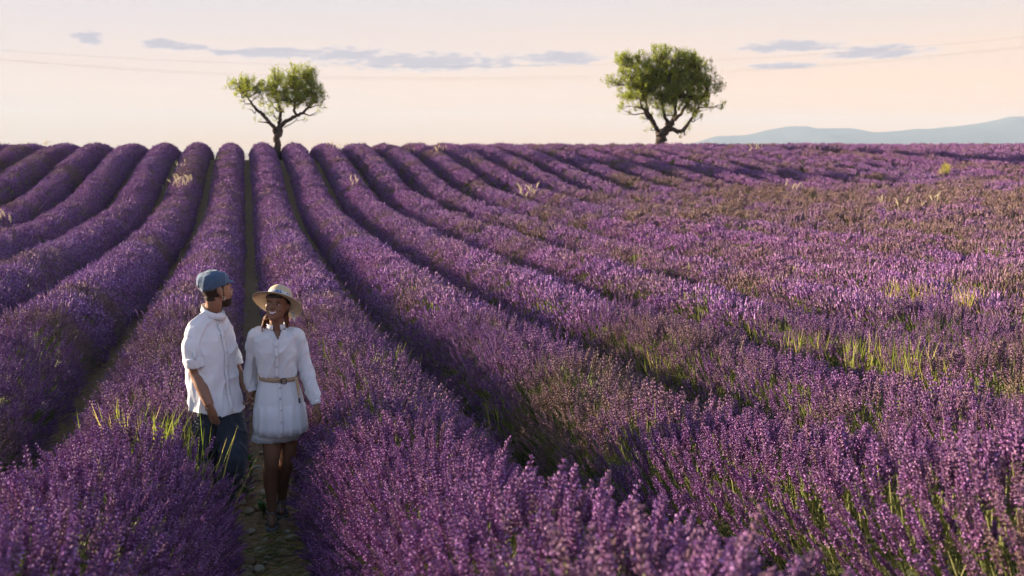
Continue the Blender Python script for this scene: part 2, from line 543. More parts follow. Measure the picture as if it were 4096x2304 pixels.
def scatter_group(objs):
    ng = bpy.data.node_groups.new('scatter_stalks', 'GeometryNodeTree')
    ng.interface.new_socket('Geometry', in_out='INPUT', socket_type='NodeSocketGeometry')
    ng.interface.new_socket('Geometry', in_out='OUTPUT', socket_type='NodeSocketGeometry')
    n, l = ng.nodes, ng.links
    gi, go = n.new('NodeGroupInput'), n.new('NodeGroupOutput')
    g2i = n.new('GeometryNodeGeometryToInstance')
    for o in reversed(objs):
        oi = n.new('GeometryNodeObjectInfo')
        oi.inputs['Object'].default_value = o
        oi.inputs['As Instance'].default_value = False
        l.new(oi.outputs['Geometry'], g2i.inputs[0])
    iop = n.new('GeometryNodeInstanceOnPoints')
    iop.inputs['Pick Instance'].default_value = True
    l.new(gi.outputs[0], iop.inputs['Points'])
    l.new(g2i.outputs[0], iop.inputs['Instance'])
    for nm, dt, sock in (('rot', 'FLOAT_VECTOR', 'Rotation'), ('scl', 'FLOAT_VECTOR', 'Scale'), ('pick', 'INT', 'Instance Index')):
        na = n.new('GeometryNodeInputNamedAttribute')
        na.data_type = dt
        na.inputs['Name'].default_value = nm
        l.new(na.outputs[0], iop.inputs[sock])
    l.new(iop.outputs[0], go.inputs[0])
    return ng
SCATTER = {k: scatter_group(v) for k, v in PROTO_OBJ.items()}

def scatter_obj(name, P, rot, scl, pick, fade, tint, lod, parent):
    me = bpy.data.meshes.new(name)
    me.vertices.add(len(P))
    me.vertices.foreach_set('co', P.astype(np.float32).ravel())
    for nm, dt, data, fld in (('rot', 'FLOAT_VECTOR', rot, 'vector'), ('scl', 'FLOAT_VECTOR', scl, 'vector'), ('pick', 'INT', pick, 'value'),
                              ('fade', 'FLOAT', fade, 'value'), ('tint', 'FLOAT', tint, 'value')):
        a = me.attributes.new(nm, dt, 'POINT')
        a.data.foreach_set(fld, np.asarray(data, dtype=np.int32 if dt == 'INT' else np.float32).ravel())
    o = bpy.data.objects.new(name, me)
    for m in LAV: me.materials.append(m)
    col.objects.link(o)
    o.parent = parent
    md = o.modifiers.new('scatter', 'NODES')
    md.node_group = SCATTER[lod]
    tag(o, kind='stuff')
    return o

def fade_field(X, Y):
    """how far the flowers have gone over: patchy, more on the lower right of the field"""
    n = 0.55 * vnoise(X / 2.3, Y / 1.6, 21) + 0.30 * vnoise(X / 0.8, Y / 0.7, 22) + 0.15 * vnoise(X / .3, Y / .3, 23)
    side = np.clip((X - 5.0) / 13.0, 0, 1) * np.clip((46 - Y) / 14, 0, 1)
    close = np.clip((X - 1.5) / 2.0, 0, 1) * np.clip((11 - Y) / 5.0, 0, 1)
    base = 0.02 + 0.78 * side + 0.42 * close
    f = np.clip((n - 0.5) * 2.6 + base, 0, 1)
    return f

PEOPLE_AT = [(at(870, 2100, 7.02)[:2], .27, -.85, .35, .19), (at(1100, 2100, 7.02)[:2], .20, -.6, .3, .14)]
LODS = [(0, 6.2, 560), (6.2, 12.5, 105), (12.5, 25, 70), (25, 90, 46)]
ROW_LABEL = {}
def build_row(k):
    y0, y1 = 0.3, 63.0
    ym = np.concatenate([np.arange(y0, 14, .09), np.arange(14, 30, .18), np.arange(30, y1 + .1, .35)])
    am = np.linspace(0, math.pi, 13)
    Y, A = np.meshgrid(ym, am, indexing='ij')
    # keep the part of the row that the view, a step aside either way, can see
    P, D = mound(k, Y, A)
    P = P + D * ((vnoise(Y * 9, A * 5 + k * 7, 31) - .5) * .09)[..., None]
    P[:, 0, 2] -= .05; P[:, -1, 2] -= .05
    d = P[:, 6] @ FWD; r = P[:, 6] @ CR
    keep = (d > 1.0) & (np.abs(r) < d * 0.53 + 3.2)
    if not keep.any(): return None
    i0, i1 = np.argmax(keep), len(keep) - np.argmax(keep[::-1])
    P, ymk = P[i0:i1], ym[i0:i1]
    if len(ymk) < 3: return None
    ny, na = P.shape[:2]
    root = empty('lavender_row', (float(row_x(k, ymk[0])), float(ymk[0]), float(ground_z(row_x(k, ymk[0]), ymk[0]))))
    off = np.array(root.location)
    idx = np.arange(ny * na).reshape(ny, na)
    Fc = np.stack([idx[:-1, :-1], idx[1:, :-1], idx[1:, 1:], idx[:-1, 1:]], -1).reshape(-1, 4)
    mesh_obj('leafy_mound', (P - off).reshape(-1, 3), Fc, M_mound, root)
    # stalks
    ya, yb = ymk[0], ymk[-1]
    singles = []
    for lod, (d0, d1, dens) in enumerate(LODS):
        area_n = int((yb - ya) * 1.75 * dens)
        if area_n < 1: continue
        Yr = rng.uniform(ya, yb, area_n)
        Ar = rng.uniform(0.06, math.pi - 0.06, area_n)
        Ar = Ar - 0.12 * np.sin(2 * Ar)
        Pr, Dr = mound(k, Yr, Ar)
        dd = Pr @ FWD; rr = Pr @ CR
        dj = dd * (1 + rng.uniform(-.06, .06, area_n))
        ok = (dj >= d0) & (dj < d1) & (dd > 1.3) & (np.abs(rr) < dd * .52 + 2.2)
        Pr, Dr, Yr, Ar = Pr[ok], Dr[ok], Yr[ok], Ar[ok]
        m = len(Pr)
        if m == 0: continue
        h, w = row_scale(k, Yr)
        sd_ = 0.14 if lod < 2 else 0.11
        Dr = Dr + rng.normal(0, sd_, (m, 3)) + np.array([0.04, -0.03, .42])
        Dr /= np.linalg.norm(Dr, axis=1, keepdims=True)
        th = np.arccos(np.clip(Dr[:, 2], -1, 1)); ph = np.arctan2(Dr[:, 1], Dr[:, 0])
        rot = np.stack([np.zeros(m), th, ph], -1)
        s = rng.normal(1.0, 0.10 if lod < 2 else .07, m) * (0.62 + 0.38 * h)
        # lower stalks are shorter
        s *= 0.55 + 0.48 * np.sin(Ar) ** 1.2
        # plants bent aside and trodden low where the two people walk
        for (gx, gy), hw_, v0, v1, rm in PEOPLE_AT:
            u_ = (Pr[:, 0] - gx) * CR[0] + (Pr[:, 1] - gy) * CR[1]; v_ = (Pr[:, 0] - gx) * FWD[0] + (Pr[:, 1] - gy) * FWD[1]
            near_ = (np.abs(u_) < hw_) & (v_ > v0) & (v_ < v1)
            s = np.where(near_, s * .52, s)
            s = np.where((np.abs(u_) < rm) & (v_ > -.22) & (v_ < .25), 0.02, s)
        scl = np.stack([s, s, s], -1)
        f = fade_field(Pr[:, 0], Pr[:, 1])
        # each stalk is mostly in flower or mostly over
        f = np.clip(f + rng.normal(0, .22, m), 0, 1)
        t = np.clip(rng.uniform(0, 1, m) * .6 + .7 * vnoise(Pr[:, 0] / 5, Pr[:, 1] / 5, 41) - .15, 0, 1)
        pick = rng.integers(0, 6, m)
        if lod == 0:
            pick = np.where(rng.uniform(0, 1, m) < .26 + .22 * f, 6, pick)
            if k in (-1, 0):
                px, py, de = project(Pr + Dr * .36)
                vis = (px > 0) & (px < 4096) & (py < 2304) & (pick < 6)
                order = np.argsort(np.where(vis, de, 1e9))[:290]
                order = order[vis[order]]
                for q in order:
                    o = bpy.data.objects.new('flower_stalk', PROTO[0][pick[q]])
                    col.objects.link(o)
                    o.parent = root
                    o.location = Pr[q] - off
                    o.rotation_euler = rot[q]
                    o.scale = scl[q]
                    o['fade'] = float(f[q]); o['tint'] = float(t[q])
                keepm = np.ones(m, bool); keepm[order] = False
                Pr, rot, scl, pick, f, t = Pr[keepm], rot[keepm], scl[keepm], pick[keepm], f[keepm], t[keepm]
        if len(Pr):
            scatter_obj('flower_spikes', Pr - off, rot, scl, pick, f, t, lod, root)
    if k in ROW_LABEL: lab = ROW_LABEL[k]; grp = 'lavender rows'
    elif k > 0: lab, grp = 'purple lavender row sweeping up to the crest on the side of the woman', 'lavender rows on the side of the woman'
    else: lab, grp = 'purple lavender row sweeping up to the crest on the side of the man', 'lavender rows on the side of the man'
    tag(root, lab, 'lavender row', grp)
    return root
ROW_LABEL[0] = 'rounded lavender row brushed by the hand of the woman in the white dress'
ROW_LABEL[-1] = 'rounded lavender row beside the man in the blue cap, with green grass in it'
ROWS = {}
for k in range(-13, 34):
    r_ = build_row(k)
    if r_: ROWS[k] = r_
# ------------------------------------------------------------------ far land, air, cables
def build_mountain(pts, dist, seed, depth=1500.0, label=''):
    """a ridge with its own depth: crest heights from its outline, spurs running down on both sides"""
    pts = np.array(pts, float)
    xs = np.arange(pts[0, 0], pts[-1, 0] + 1, 22.0)
    ys = np.interp(xs, pts[:, 0], pts[:, 1])
    ys += (vnoise(xs / 60, xs * 0, seed) - .5) * 5 + (vnoise(xs / 25, xs * 0, seed + 1) - .5) * 2
    crest = np.array([at(x, y, dist) for x, y in zip(xs, ys)])
    crest[:, 2] = np.maximum(crest[:, 2], -28)
    nb = 15
    ts = np.linspace(-1, 1, nb)
    V = []
    for i, c in enumerate(crest):
        for t in ts:
            p = c + FWD * t * depth
            prof_ = max(0.0, 1 - abs(t)) ** 0.85
            spur = 1 + .35 * (float(vnoise(xs[i] / 90 + t * 2.2, t * 3 + seed, seed + 2)) - .5) * (1 - prof_) * 2
            z = -30 + (c[2] + 30) * min(1, prof_ * spur)
            V.append((p[0], p[1], z))
    n = len(crest)
    idx = np.arange(n * nb).reshape(n, nb)
    Fc = np.stack([idx[:-1, :-1], idx[1:, :-1], idx[1:, 1:], idx[:-1, 1:]], -1).reshape(-1, 4)
    o = mesh_obj('mountains', V, Fc, M_mtn)
    tag(o, label, kind='structure')
M_mtn = noise_mat('mountain_woods', (0.04, 0.045, 0.05), (0.09, 0.09, 0.09), 0.004, 6, 0.95, 0.05)
build_mountain([(2500, 600), (2690, 588), (2776, 571), (2863, 544), (2971, 542), (3058, 525), (3144, 507), (3226, 506), (3274, 516), (3394, 510), (3486, 527), (3700, 560), (4000, 590), (4300, 605)], 6500, 5, 500, 'pale blue far mountain ridge with twin low summits')
build_mountain([(2950, 600), (3150, 562), (3300, 540), (3486, 529), (3621, 520), (3757, 511), (3892, 495), (3974, 481), (4044, 464), (4130, 467), (4300, 452), (4600, 480), (5000, 500), (5500, 560)], 5800, 9, 500, 'pale blue mountain slope rising past the far ridge')

def build_haze():
    x0, x1, y0, y1, z0, z1 = -7200, 7200, -60, 7300, -31.5, 240
    v = [(x, y, z) for z in (z0, z1) for y in (y0, y1) for x in (x0, x1)]
    f = [(0, 2, 3, 1), (4, 5, 7, 6), (0, 1, 5, 4), (2, 6, 7, 3), (0, 4, 6, 2), (1, 3, 7, 5)]
    m, n, l = new_mat('haze_air')
    pv = N(n, 'ShaderNodeVolumePrincipled')
    pv.inputs['Color'].default_value = (0.47, 0.60, 0.75, 1)
    pv.inputs['Density'].default_value = HAZE_D
    pv.inputs['Anisotropy'].default_value = 0.0
    o = n.new('ShaderNodeOutputMaterial')
    l.new(pv.outputs[0], o.inputs['Volume'])
    h = mesh_obj('haze', v, f, m, smooth=False)
    tag(h, 'thin pale evening haze over the field and the mountains', kind='stuff')
HAZE_D = 1.5e-4
build_haze()

M_cable = noise_mat('cable_metal', (0.26, 0.25, 0.25), (0.34, 0.33, 0.33), 1.0, 2, 0.5, 0.4)
def cable(p0, p1, p2, dist, label, rad):
    """hanging wire through three outline points, carried on well past both sides"""
    c2 = np.polyfit([0, 2048, 4096], [p0, p1, p2], 2)
    pts = [at(x, np.polyval(c2, x), dist) for x in np.linspace(-1400, 5500, 70)]
    mb = MB(); mb.tube(pts, rad, 5, 0)
    tag(mb.build('power_cable', [M_cable], smooth=True), label, 'cable', 'power cables over the field')
cable(200, 265, 148, 150, 'single upper power cable sagging above the pair, over both trees', .009)
cable(236, 310, 185, 150, 'upper power cable of the close lower pair crossing behind the trees', .008)
cable(239, 319, 190, 152, 'lowest power cable of the close lower pair crossing behind the trees', .008)

# ------------------------------------------------------------------ almond trees
M_bark = noise_mat('bark', (0.035, 0.028, 0.022), (0.11, 0.085, 0.065), 9, 6, 0.95, 0.1, 0.9, 25)
M_leafA = leafy_mat('almond_leaf', (0.18, 0.27, 0.035), (0.42, 0.43, 0.06), 0.6)
TREE_D = 400
def tree(name, crop, depth, limbs, blobs, trunk_n, label, seed, nleaf=1.0):
    rs = np.random.default_rng(seed)
    ox, oy, sc = crop
    def W(cx, cy, dz=0.0): return at(ox + cx / sc, oy + cy / sc, depth) + FWD * dz
    m_per_c = depth / 4096.0 / sc
    b0 = W(*limbs[0][0][:2])
    base = np.array([b0[0], b0[1], float(ground_z(b0[0], b0[1]))])
    root = empty(name, base)
    nodes = []
    for li, limb in enumerate(limbs):
        pts = [W(q[0], q[1], (q[3] if len(q) > 3 else 0)) for q in limb]
        rad = [q[2] * m_per_c / 2 for q in limb]
        if li == 0:
            pts = [base - np.array([0, 0, .15]), base + (pts[0] - base) * .5] + pts
            rad = [rad[0] * 1.5, rad[0] * 1.2] + rad
        # resample with a little wobble
        P, Rr = [], []
        for i in range(len(pts) - 1):
            for t in np.linspace(0, 1, 5, endpoint=False):
                P.append(pts[i] * (1 - t) + pts[i + 1] * t + rs.normal(0, .2 * rad[i], 3)); Rr.append((rad[i] * (1 - t) + rad[i + 1] * t) * rs.uniform(.92, 1.08))
        P.append(pts[-1]); Rr.append(rad[-1])
        nodes += [(p, r, li) for p, r in zip(P, Rr)]
        mb = MB(); mb.tube([p - base for p in P], Rr, 9)
        mb.build('trunk' if li == 0 else 'limb', [M_bark], root, True)
    NP = np.array([p for p, r, li in nodes]); NL = np.array([li for p, r, li in nodes]); NR = np.array([r for p, r, li in nodes])
    br = MB(); QS, QL = [], []
    for (cx, cy, rx, ry, dens) in blobs:
        dzs = (rx + ry) * .5 * m_per_c
        for rep in range(1 if dens < .6 else 2):
            dz = rs.normal(0, .55 if dens > .6 else .25)
            c = W(cx, cy, dz)
            d = np.linalg.norm(NP - c, axis=1) + np.where(NP[:, 2] > c[2] - .05, .8, 0) + np.where(NL == 0, .6, 0)
            j = int(np.argmin(d)); s = NP[j]
            r0 = min(NR[j] * .7, .05) + .008
            mid = s * .5 + c * .5 + np.array([0, 0, -.10]) + rs.normal(0, .06, 3)
            pts = [s, s * .75 + mid * .25 + rs.normal(0, .02, 3), mid, mid * .5 + c * .5 + rs.normal(0, .05, 3), c]
            br.tube([p - base for p in pts], [r0, r0 * .8, r0 * .6, r0 * .42, .007], 5)
            # radius of the leafy clump in metres; shoots fan upward and outward from inside it
            RX, RZ, RY = rx * m_per_c * 1.22, ry * m_per_c * 1.10, dzs * 1.2
            ns = int(max(5, TREE_D * dens * nleaf * (RX * RZ * RY) ** .62))
            nc = max(3, ns // 9)
            u = rs.normal(0, 1, (nc, 3)); u /= np.linalg.norm(u, axis=1, keepdims=True); u *= rs.uniform(0, 1, (nc, 1)) ** .42
            u = u[rs.integers(0, nc, ns)]
            p = c + CR * (u[:, :1] * RX) + FWD * (u[:, 1:2] * RY) + np.array([0, 0, 1.]) * (u[:, 2:] * RZ) + rs.normal(0, .055, (ns, 3)) * np.array([1, 1, 1.6])
            for q in np.nonzero(rs.uniform(0, 1, ns) < .16)[0]:
                k0 = pts[2] if rs.uniform() < .5 else pts[3]
                br.tube([k0 - base, (k0 * .45 + p[q] * .55) - base + rs.normal(0, .03, 3), p[q] - base], [.013, .009, .005], 3, 0, False)
            dv = np.array([0, 0, .85]) + (p - c) / (np.linalg.norm(p - c, axis=1, keepdims=True) + .05) * .55 + rs.normal(0, .28, (ns, 3))
            dv /= np.linalg.norm(dv, axis=1, keepdims=True)
            Ls = rs.uniform(.12, .30, (ns, 1))
            # the shoot itself: a thin two-sided strip
            e = p + dv * Ls; sx = np.cross(dv, rs.normal(0, 1, (ns, 3))); sx *= .004 / (np.linalg.norm(sx, axis=1, keepdims=True) + 1e-9)
            QS.append(np.stack([p - sx, p + sx, e + sx * .5, e - sx * .5], 1) - base)
            nl = 8
            P2, D2, L2 = (np.repeat(z, nl, 0) for z in (p, dv, Ls))
            q0 = P2 + D2 * L2 * rs.uniform(.05, 1.05, (ns * nl, 1))
            out = rs.normal(0, 1, (ns * nl, 3)); out -= D2 * (out * D2).sum(1, keepdims=True); out /= np.linalg.norm(out, axis=1, keepdims=True) + 1e-6
            ll = rs.uniform(.06, .11, (ns * nl, 1))
            tip = q0 + (out * .7 + D2 * .6 + np.array([0, 0, -.2])) * ll
            s2 = np.cross(tip - q0, rs.normal(0, 1, (ns * nl, 3))); s2 *= ll * .19 / (np.linalg.norm(s2, axis=1, keepdims=True) + 1e-9)
            mp = (q0 + tip) / 2
            QL.append(np.stack([q0, mp + s2, tip, mp - s2], 1) - base)
    def quads(name, Q, mat):
        V = np.concatenate(Q).reshape(-1, 3); n = len(V) // 4
        me = bpy.data.meshes.new(name)
        me.vertices.add(len(V)); me.vertices.foreach_set('co', V.astype(np.float32).ravel())
        me.loops.add(len(V)); me.loops.foreach_set('vertex_index', np.arange(len(V), dtype=np.int32))
        me.polygons.add(n); me.polygons.foreach_set('loop_start', np.arange(0, len(V), 4, dtype=np.int32))
        me.materials.append(mat); me.update(calc_edges=True)
        o = bpy.data.objects.new(name, me); col.objects.link(o); o.parent = root
        return o
    quads('shoots', QS, M_bark)
    cr = quads('crown', QL, M_leafA)
    br.build('branches', [M_bark], root)
    tag(cr, kind='stuff')
    tag(root, label, 'tree', 'almond trees on the crest')
    return root

tree('almond_tree', (800, 200, 3.45), 58.0,
     [[(1065, 1400, 96), (1070, 1250, 88), (1085, 1120, 92), (1100, 1060, 80)],
      [(1072, 1170, 66), (1035, 1110, 62), (945, 985, 50), (880, 905, 46), (800, 840, 42), (755, 785, 38, -.1), (690, 680, 22, -.2), (600, 590, 14, -.2), (520, 520, 8, -.2)],
      [(1110, 1070, 60), (1150, 1000, 58), (1250, 950, 50, .1), (1340, 900, 46, .2), (1440, 845, 36, .2), (1540, 720, 20, .3), (1600, 620, 10, .3)],
      [(1095, 1070, 56), (1105, 960, 52, -.1), (1110, 850, 42, -.1), (1090, 740, 28, -.2), (1060, 560, 14, -.2), (1070, 440, 8, -.2)],
      [(1330, 905, 44, .2), (1285, 840, 36, .1), (1310, 720, 24, 0), (1330, 560, 16, 0), (1300, 400, 8, 0)],
      [(1150, 1070, 14), (1240, 1030, 12), (1310, 985, 11), (1345, 940, 9)]],
     [(480, 530, 115, 85, 1), (545, 445, 80, 85, .9), (690, 500, 110, 90, .9), (640, 610, 130, 65, .8), (800, 545, 85, 85, .8), (590, 715, 70, 45, .35), (670, 815, 75, 25, .3), (795, 990, 45, 40, .4), (400, 520, 50, 50, .4), (690, 415, 60, 55, .6), (780, 660, 100, 70, .55),
      (1070, 400, 95, 90, 1.1), (1045, 560, 130, 130, 1.1), (1275, 370, 80, 130, 1.1), (1450, 330, 110, 95, 1.1), (1330, 510, 200, 150, 1.4), (1525, 420, 75, 120, 1), (1555, 590, 140, 100, 1.2), (1240, 680, 220, 100, 1.2), (1450, 720, 150, 85, .8), (1640, 700, 85, 75, .7), (1090, 800, 55, 120, .7),
      (1600, 850, 60, 40, .4), (1670, 775, 40, 40, .4), (1420, 945, 45, 35, .4), (930, 690, 80, 80, .5), (890, 830, 80, 70, .35), (1010, 890, 80, 90, .4), (960, 520, 80, 110, .6), (1500, 240, 70, 40, .3), (1290, 240, 90, 50, .35), (1080, 290, 60, 40, .35), (1590, 480, 50, 110, .5), (1700, 640, 40, 60, .5)],
     0, 'small lopsided almond tree with a long bare forked limb and thin crown', 3)
tree('almond_tree', (2360, 160, 3.15), 64.0,
     [[(882, 1350, 135), (890, 1270, 118), (900, 1200, 128), (930, 1150, 116)],
      [(875, 1230, 66), (850, 1150, 60), (815, 1070, 56), (775, 1005, 62), (715, 960, 52, -.2), (685, 895, 40, -.3), (640, 840, 22, -.4), (610, 740, 14, -.5), (560, 560, 8, -.5)],
      [(770, 1000, 46), (725, 880, 40, .2), (720, 800, 24, .3), (700, 600, 12, .3), (640, 380, 7, .3)],
      [(940, 1170, 92), (985, 1085, 84), (1050, 1025, 66, .1), (1075, 930, 50, .2), (1090, 840, 34, .3), (1120, 640, 18, .4), (1160, 400, 8, .4)],
      [(975, 1080, 60), (970, 1020, 50, -.2), (925, 960, 34, -.3), (900, 800, 20, -.4), (880, 560, 12, -.4), (880, 330, 7, -.4)],
      [(990, 1140, 62), (1045, 1112, 56), (1105, 1160, 52, -.1), (1180, 1130, 48, -.1), (1245, 1045, 40, 0), (1320, 930, 30, .2), (1400, 800, 20, .3), (1480, 640, 10, .3)],
      [(1060, 1010, 50), (1140, 930, 40, -.2), (1210, 800, 26, -.4), (1300, 600, 14, -.5), (1340, 420, 7, -.5)]],
     [(480, 230, 120, 70, 1), (420, 320, 100, 80, 1), (610, 260, 90, 80, 1), (870, 220, 130, 120, 1.3), (1090, 250, 95, 90, 1.1), (1260, 270, 110, 100, 1.1), (1400, 330, 100, 100, 1), (540, 470, 180, 150, 1.2), (800, 440, 210, 190, 1.6), (1080, 450, 230, 210, 1.7), (1320, 480, 180, 170, 1.4), (1490, 570, 120, 120, 1),
      (300, 520, 110, 65, .6), (240, 545, 70, 40, .4), (430, 700, 110, 100, .6), (650, 670, 180, 150, 1.2), (900, 700, 210, 170, 1.4), (1150, 700, 200, 160, 1.3), (1380, 690, 150, 120, 1), (1650, 530, 80, 60, .5), (1660, 650, 70, 60, .4), (1640, 820, 90, 50, .45), (500, 840, 130, 70, .5), (450, 900, 80, 50, .35),
      (1400, 880, 130, 80, .5), (1300, 990, 110, 65, .45), (930, 920, 110, 75, .7), (1240, 1085, 60, 45, .5), (1170, 1200, 45, 55, .35), (760, 1110, 60, 55, .3), (690, 980, 60, 55, .3), (960, 130, 80, 50, .35), (1200, 180, 90, 50, .35), (500, 190, 60, 40, .35), (1540, 440, 70, 70, .5), (700, 560, 120, 120, 1), (1230, 820, 140, 110, .7), (1500, 780, 100, 80, .5), (640, 830, 90, 90, .5)],
     0, 'broad dense almond tree with thick short trunk and rounded crown', 4)

# ------------------------------------------------------------------ weeds and grasses in the rows
def envelope_z(X, Y):
    k = math.floor(X / SP)
    xc = float(row_x(k, Y)); u = abs(X - xc) / .66
    g = float(ground_z(xc, Y))
    return g + (.84 * max(0, 1 - u ** 2.4) ** .6 if u < 1 else 0)
def hit(px, py, d0=3.0, d1=75.0):
    d = d0
    while d < d1:
        p = at(px, py, d)
        if p[2] < envelope_z(p[0], p[1]): return p
        d *= 1.004
    return at(px, py, d1)

M_grass = leafy_mat('grass_blade', (0.15, 0.22, 0.025), (0.32, 0.34, 0.06), 0.45)
M_drygrass = leafy_mat('dry_grass_blade', (0.42, 0.36, 0.08), (0.60, 0.50, 0.18), 0.4)
M_plume = leafy_mat('feather_plume', (0.58, 0.50, 0.34), (0.76, 0.66, 0.48), 0.45)
M_darkgrass = leafy_mat('green_grass_blade', (0.07, 0.13, 0.02), (0.16, 0.22, 0.05), 0.4)

def grass_tuft(px, py, n, spread, height, label, mats=None, lean=.22, width=.012, group='grass tufts in the lavender'):
    p = hit(px, py)
    g = float(ground_z(p[0], p[1]))
    z0 = max(g + .02, p[2] - .42)
    root = np.array([p[0], p[1], z0])
    mb = MB()
    up = p[2] - z0
    for i in range(n):
        a, r = random.uniform(0, 6.28), abs(random.gauss(0, spread))
        b = Vector((math.cos(a) * r, math.sin(a) * r * .8, 0))
        h = up + height * random.uniform(.25, 1.0)
        tip = b + Vector((random.gauss(0, lean) * h, random.gauss(0, lean) * h, h))
        mb.blade(b, tip, width * random.uniform(.6, 1.2), (random.gauss(0, .04), random.gauss(0, .04), -random.uniform(0, .04)), 0 if random.random() < .7 else 1, 4)
    o = mb.build('grass_tuft', mats or [M_grass, M_drygrass])
    o.location = root
    tag(o, label, 'grass', group)
    return o

for px, py, n, sp_, h, lab in [
    (660, 1745, 46, .15, .20, 'bright green grass tuft in the lavender close behind the legs of the man'),
    (560, 1720, 40, .15, .20, 'green grass tuft growing through the lavender row beside the man'),
    (470, 1700, 26, .14, .20, 'thin green grass tuft on top of the lavender row beside the man'),
    (760, 1860, 36, .11, .22, 'long green grass blades bending against the trousers of the man'),
    (300, 1660, 20, .16, .20, 'sparse yellow grass blades on top of the row beside the man'),
    (1530, 1425, 90, .16, .12, 'yellow grass patch on top of the row brushed by the woman'),
    (1430, 1405, 60, .14, .10, 'small yellow grass patch on the row behind the sleeve of the woman'),
    (1640, 1480, 50, .08, .18, 'yellow green grass tuft leaning over the dark furrow beside the brushed row'),
    (2020, 1640, 24, .08, .20, 'few green grass blades standing up at the edge of the brushed row'),
    (2640, 1450, 40, .10, .16, 'pale yellow grass blades in the middle of the far row')]:
    grass_tuft(px, py, n, sp_, h, lab)
for px, py, n, sp_, h in [(3180, 1390, 44, .16, .28), (3260, 1400, 44, .14, .26), (3430, 1410, 48, .16, .28), (3650, 1450, 48, .16, .28), (3540, 1430, 20, .15, .2), (3760, 1460, 24, .15, .2)]:
    grass_tuft(px, py, n, sp_, h, 'tall yellow green grass tuft standing in a line in the faded lavender', lean=.16)
for px, py, n, sp_, h in [(3620, 1170, 90, .20, .30), (3720, 1180, 40, .24, .25), (3880, 1190, 70, .20, .28), (3530, 1210, 26, .2, .14)]:
    grass_tuft(px, py, n, sp_, h, 'dry golden grass tuft sticking out of the brownish lavender', [M_drygrass, M_grass], lean=.2)
for px, py, n, sp_, h in [(890, 632, 120, .32, .12), (2830, 775, 60, .30, .14), (2270, 782, 60, .35, .14)]:
    grass_tuft(px, py, n, sp_, h, 'olive green grass patch on top of a row near the crest', [M_darkgrass, M_grass], group='grass patches near the crest')

def plume_mesh():
    """arching feathery seed head"""
    mb = MB()
    pts = [Vector((0, 0, 0)), Vector((.006, 0, .08)), Vector((.022, 0, .16)), Vector((.06, 0, .22))]
    for i in range(150):
        t = random.uniform(0, 1) * 2.999
        j = int(t); f = t - j
        p = pts[j].lerp(pts[j + 1], f)
        d = (pts[j + 1] - pts[j]).normalized()
        o = d.orthogonal(); o.rotate(Matrix.Rotation(random.uniform(0, 6.28), 3, d))
        s = .034 * math.sin(math.pi * (.12 + .8 * t / 3))
        mb.blade(p, p + o * s + d * .018, .005, mi=0, seg=1)
    mb.tube(pts, [.006, .014, .013, .003], 6, 0)
    return mb.mesh('plume', [M_plume])
PLUMES = [plume_mesh() for _ in range(3)]
def feather_grass(px, py, n, spread, label, size=1.0):
    p = hit(px, py)
    g = float(ground_z(p[0], p[1]))
    z0 = max(g, p[2] - .45)
    root = empty('feather_grass', (p[0], p[1], z0))
    mb = MB()
    for i in range(n):
        bx, by = random.gauss(0, spread * .3), random.gauss(0, spread * .3)
        tx, ty = bx + random.gauss(0, spread), by + random.gauss(0, spread * .6)
        tz = (p[2] - z0) + random.uniform(.02, .28) * size
        mb.tube([(bx, by, 0), (bx * .5 + tx * .5, by * .5 + ty * .5, tz * .6), (tx, ty, tz)], [.003, .003, .002], 3, 0, False)
        o = bpy.data.objects.new('plume', random.choice(PLUMES))
        col.objects.link(o); o.parent = root
        o.location = (tx, ty, tz)
        o.rotation_euler = (random.gauss(0, .15), random.gauss(0.1, .25), random.choice([-YAW, math.pi - YAW, -YAW]) + random.gauss(0, .5))
        o.scale = (size * random.uniform(.6, 1.0),) * 3
    for i in range(n * 3):
        bx, by = random.gauss(0, spread * .4), random.gauss(0, spread * .4)
        mb.blade((bx, by, 0), (bx + random.gauss(0, .12), by + random.gauss(0, .12), (p[2] - z0) * random.uniform(.8, 1.15)), .008, mi=1, seg=3)
    st = mb.build('stems', [M_plume, M_grass], root)
    tag(st, kind='stuff')
    tag(root, label, 'grass', 'feathery grass clumps')
for px, py, n, sp_, lab, sz in [
    (725, 748, 22, .26, 'largest feathery white grass clump on the row beside the man', 1.3),
    (730, 670, 5, .12, 'tiny feathery grass plumes just uphill of the largest clump', 1.0),
    (655, 775, 3, .08, 'two feathery plumes leaning into the furrow beside the largest clump', 1.0),
    (2140, 795, 16, .30, 'bright feathery grass clump over a dark gap in the middle rows', 1.4),
    (1340, 606, 9, .30, 'feathery grass plumes on the crest beside the lopsided tree', 1.3),
    (1655, 624, 12, .34, 'feathery grass clump on a row just below the crest between the trees', 1.3),
    (1755, 620, 8, .20, 'feathery grass clump overhanging the furrow just below the crest', 1.2),
    (1420, 748, 6, .22, 'small feathery grass clump halfway up a row under the lopsided tree', 1.1),
    (3020, 612, 12, .26, 'feathery grass clump on the smooth crest beyond the broad tree', 1.5),
    (3165, 778, 5, .20, 'feathery plumes among brownish plants below the broad tree', 1.2),
    (160, 596, 9, .36, 'feathery plumes at the crest of the outermost rows by the man', 1.3),
    (20, 905, 7, .22, 'feathery grass clump hanging at the edge of an outer row', 1.3),
    (3740, 840, 4, .2, 'lone pale plumes in the faded reddish lavender', 1.3),
    (3590, 855, 4, .25, 'pair of pale plumes bending in the brown lavender', 1.3)]:
    feather_grass(px, py, n, sp_, lab, sz)

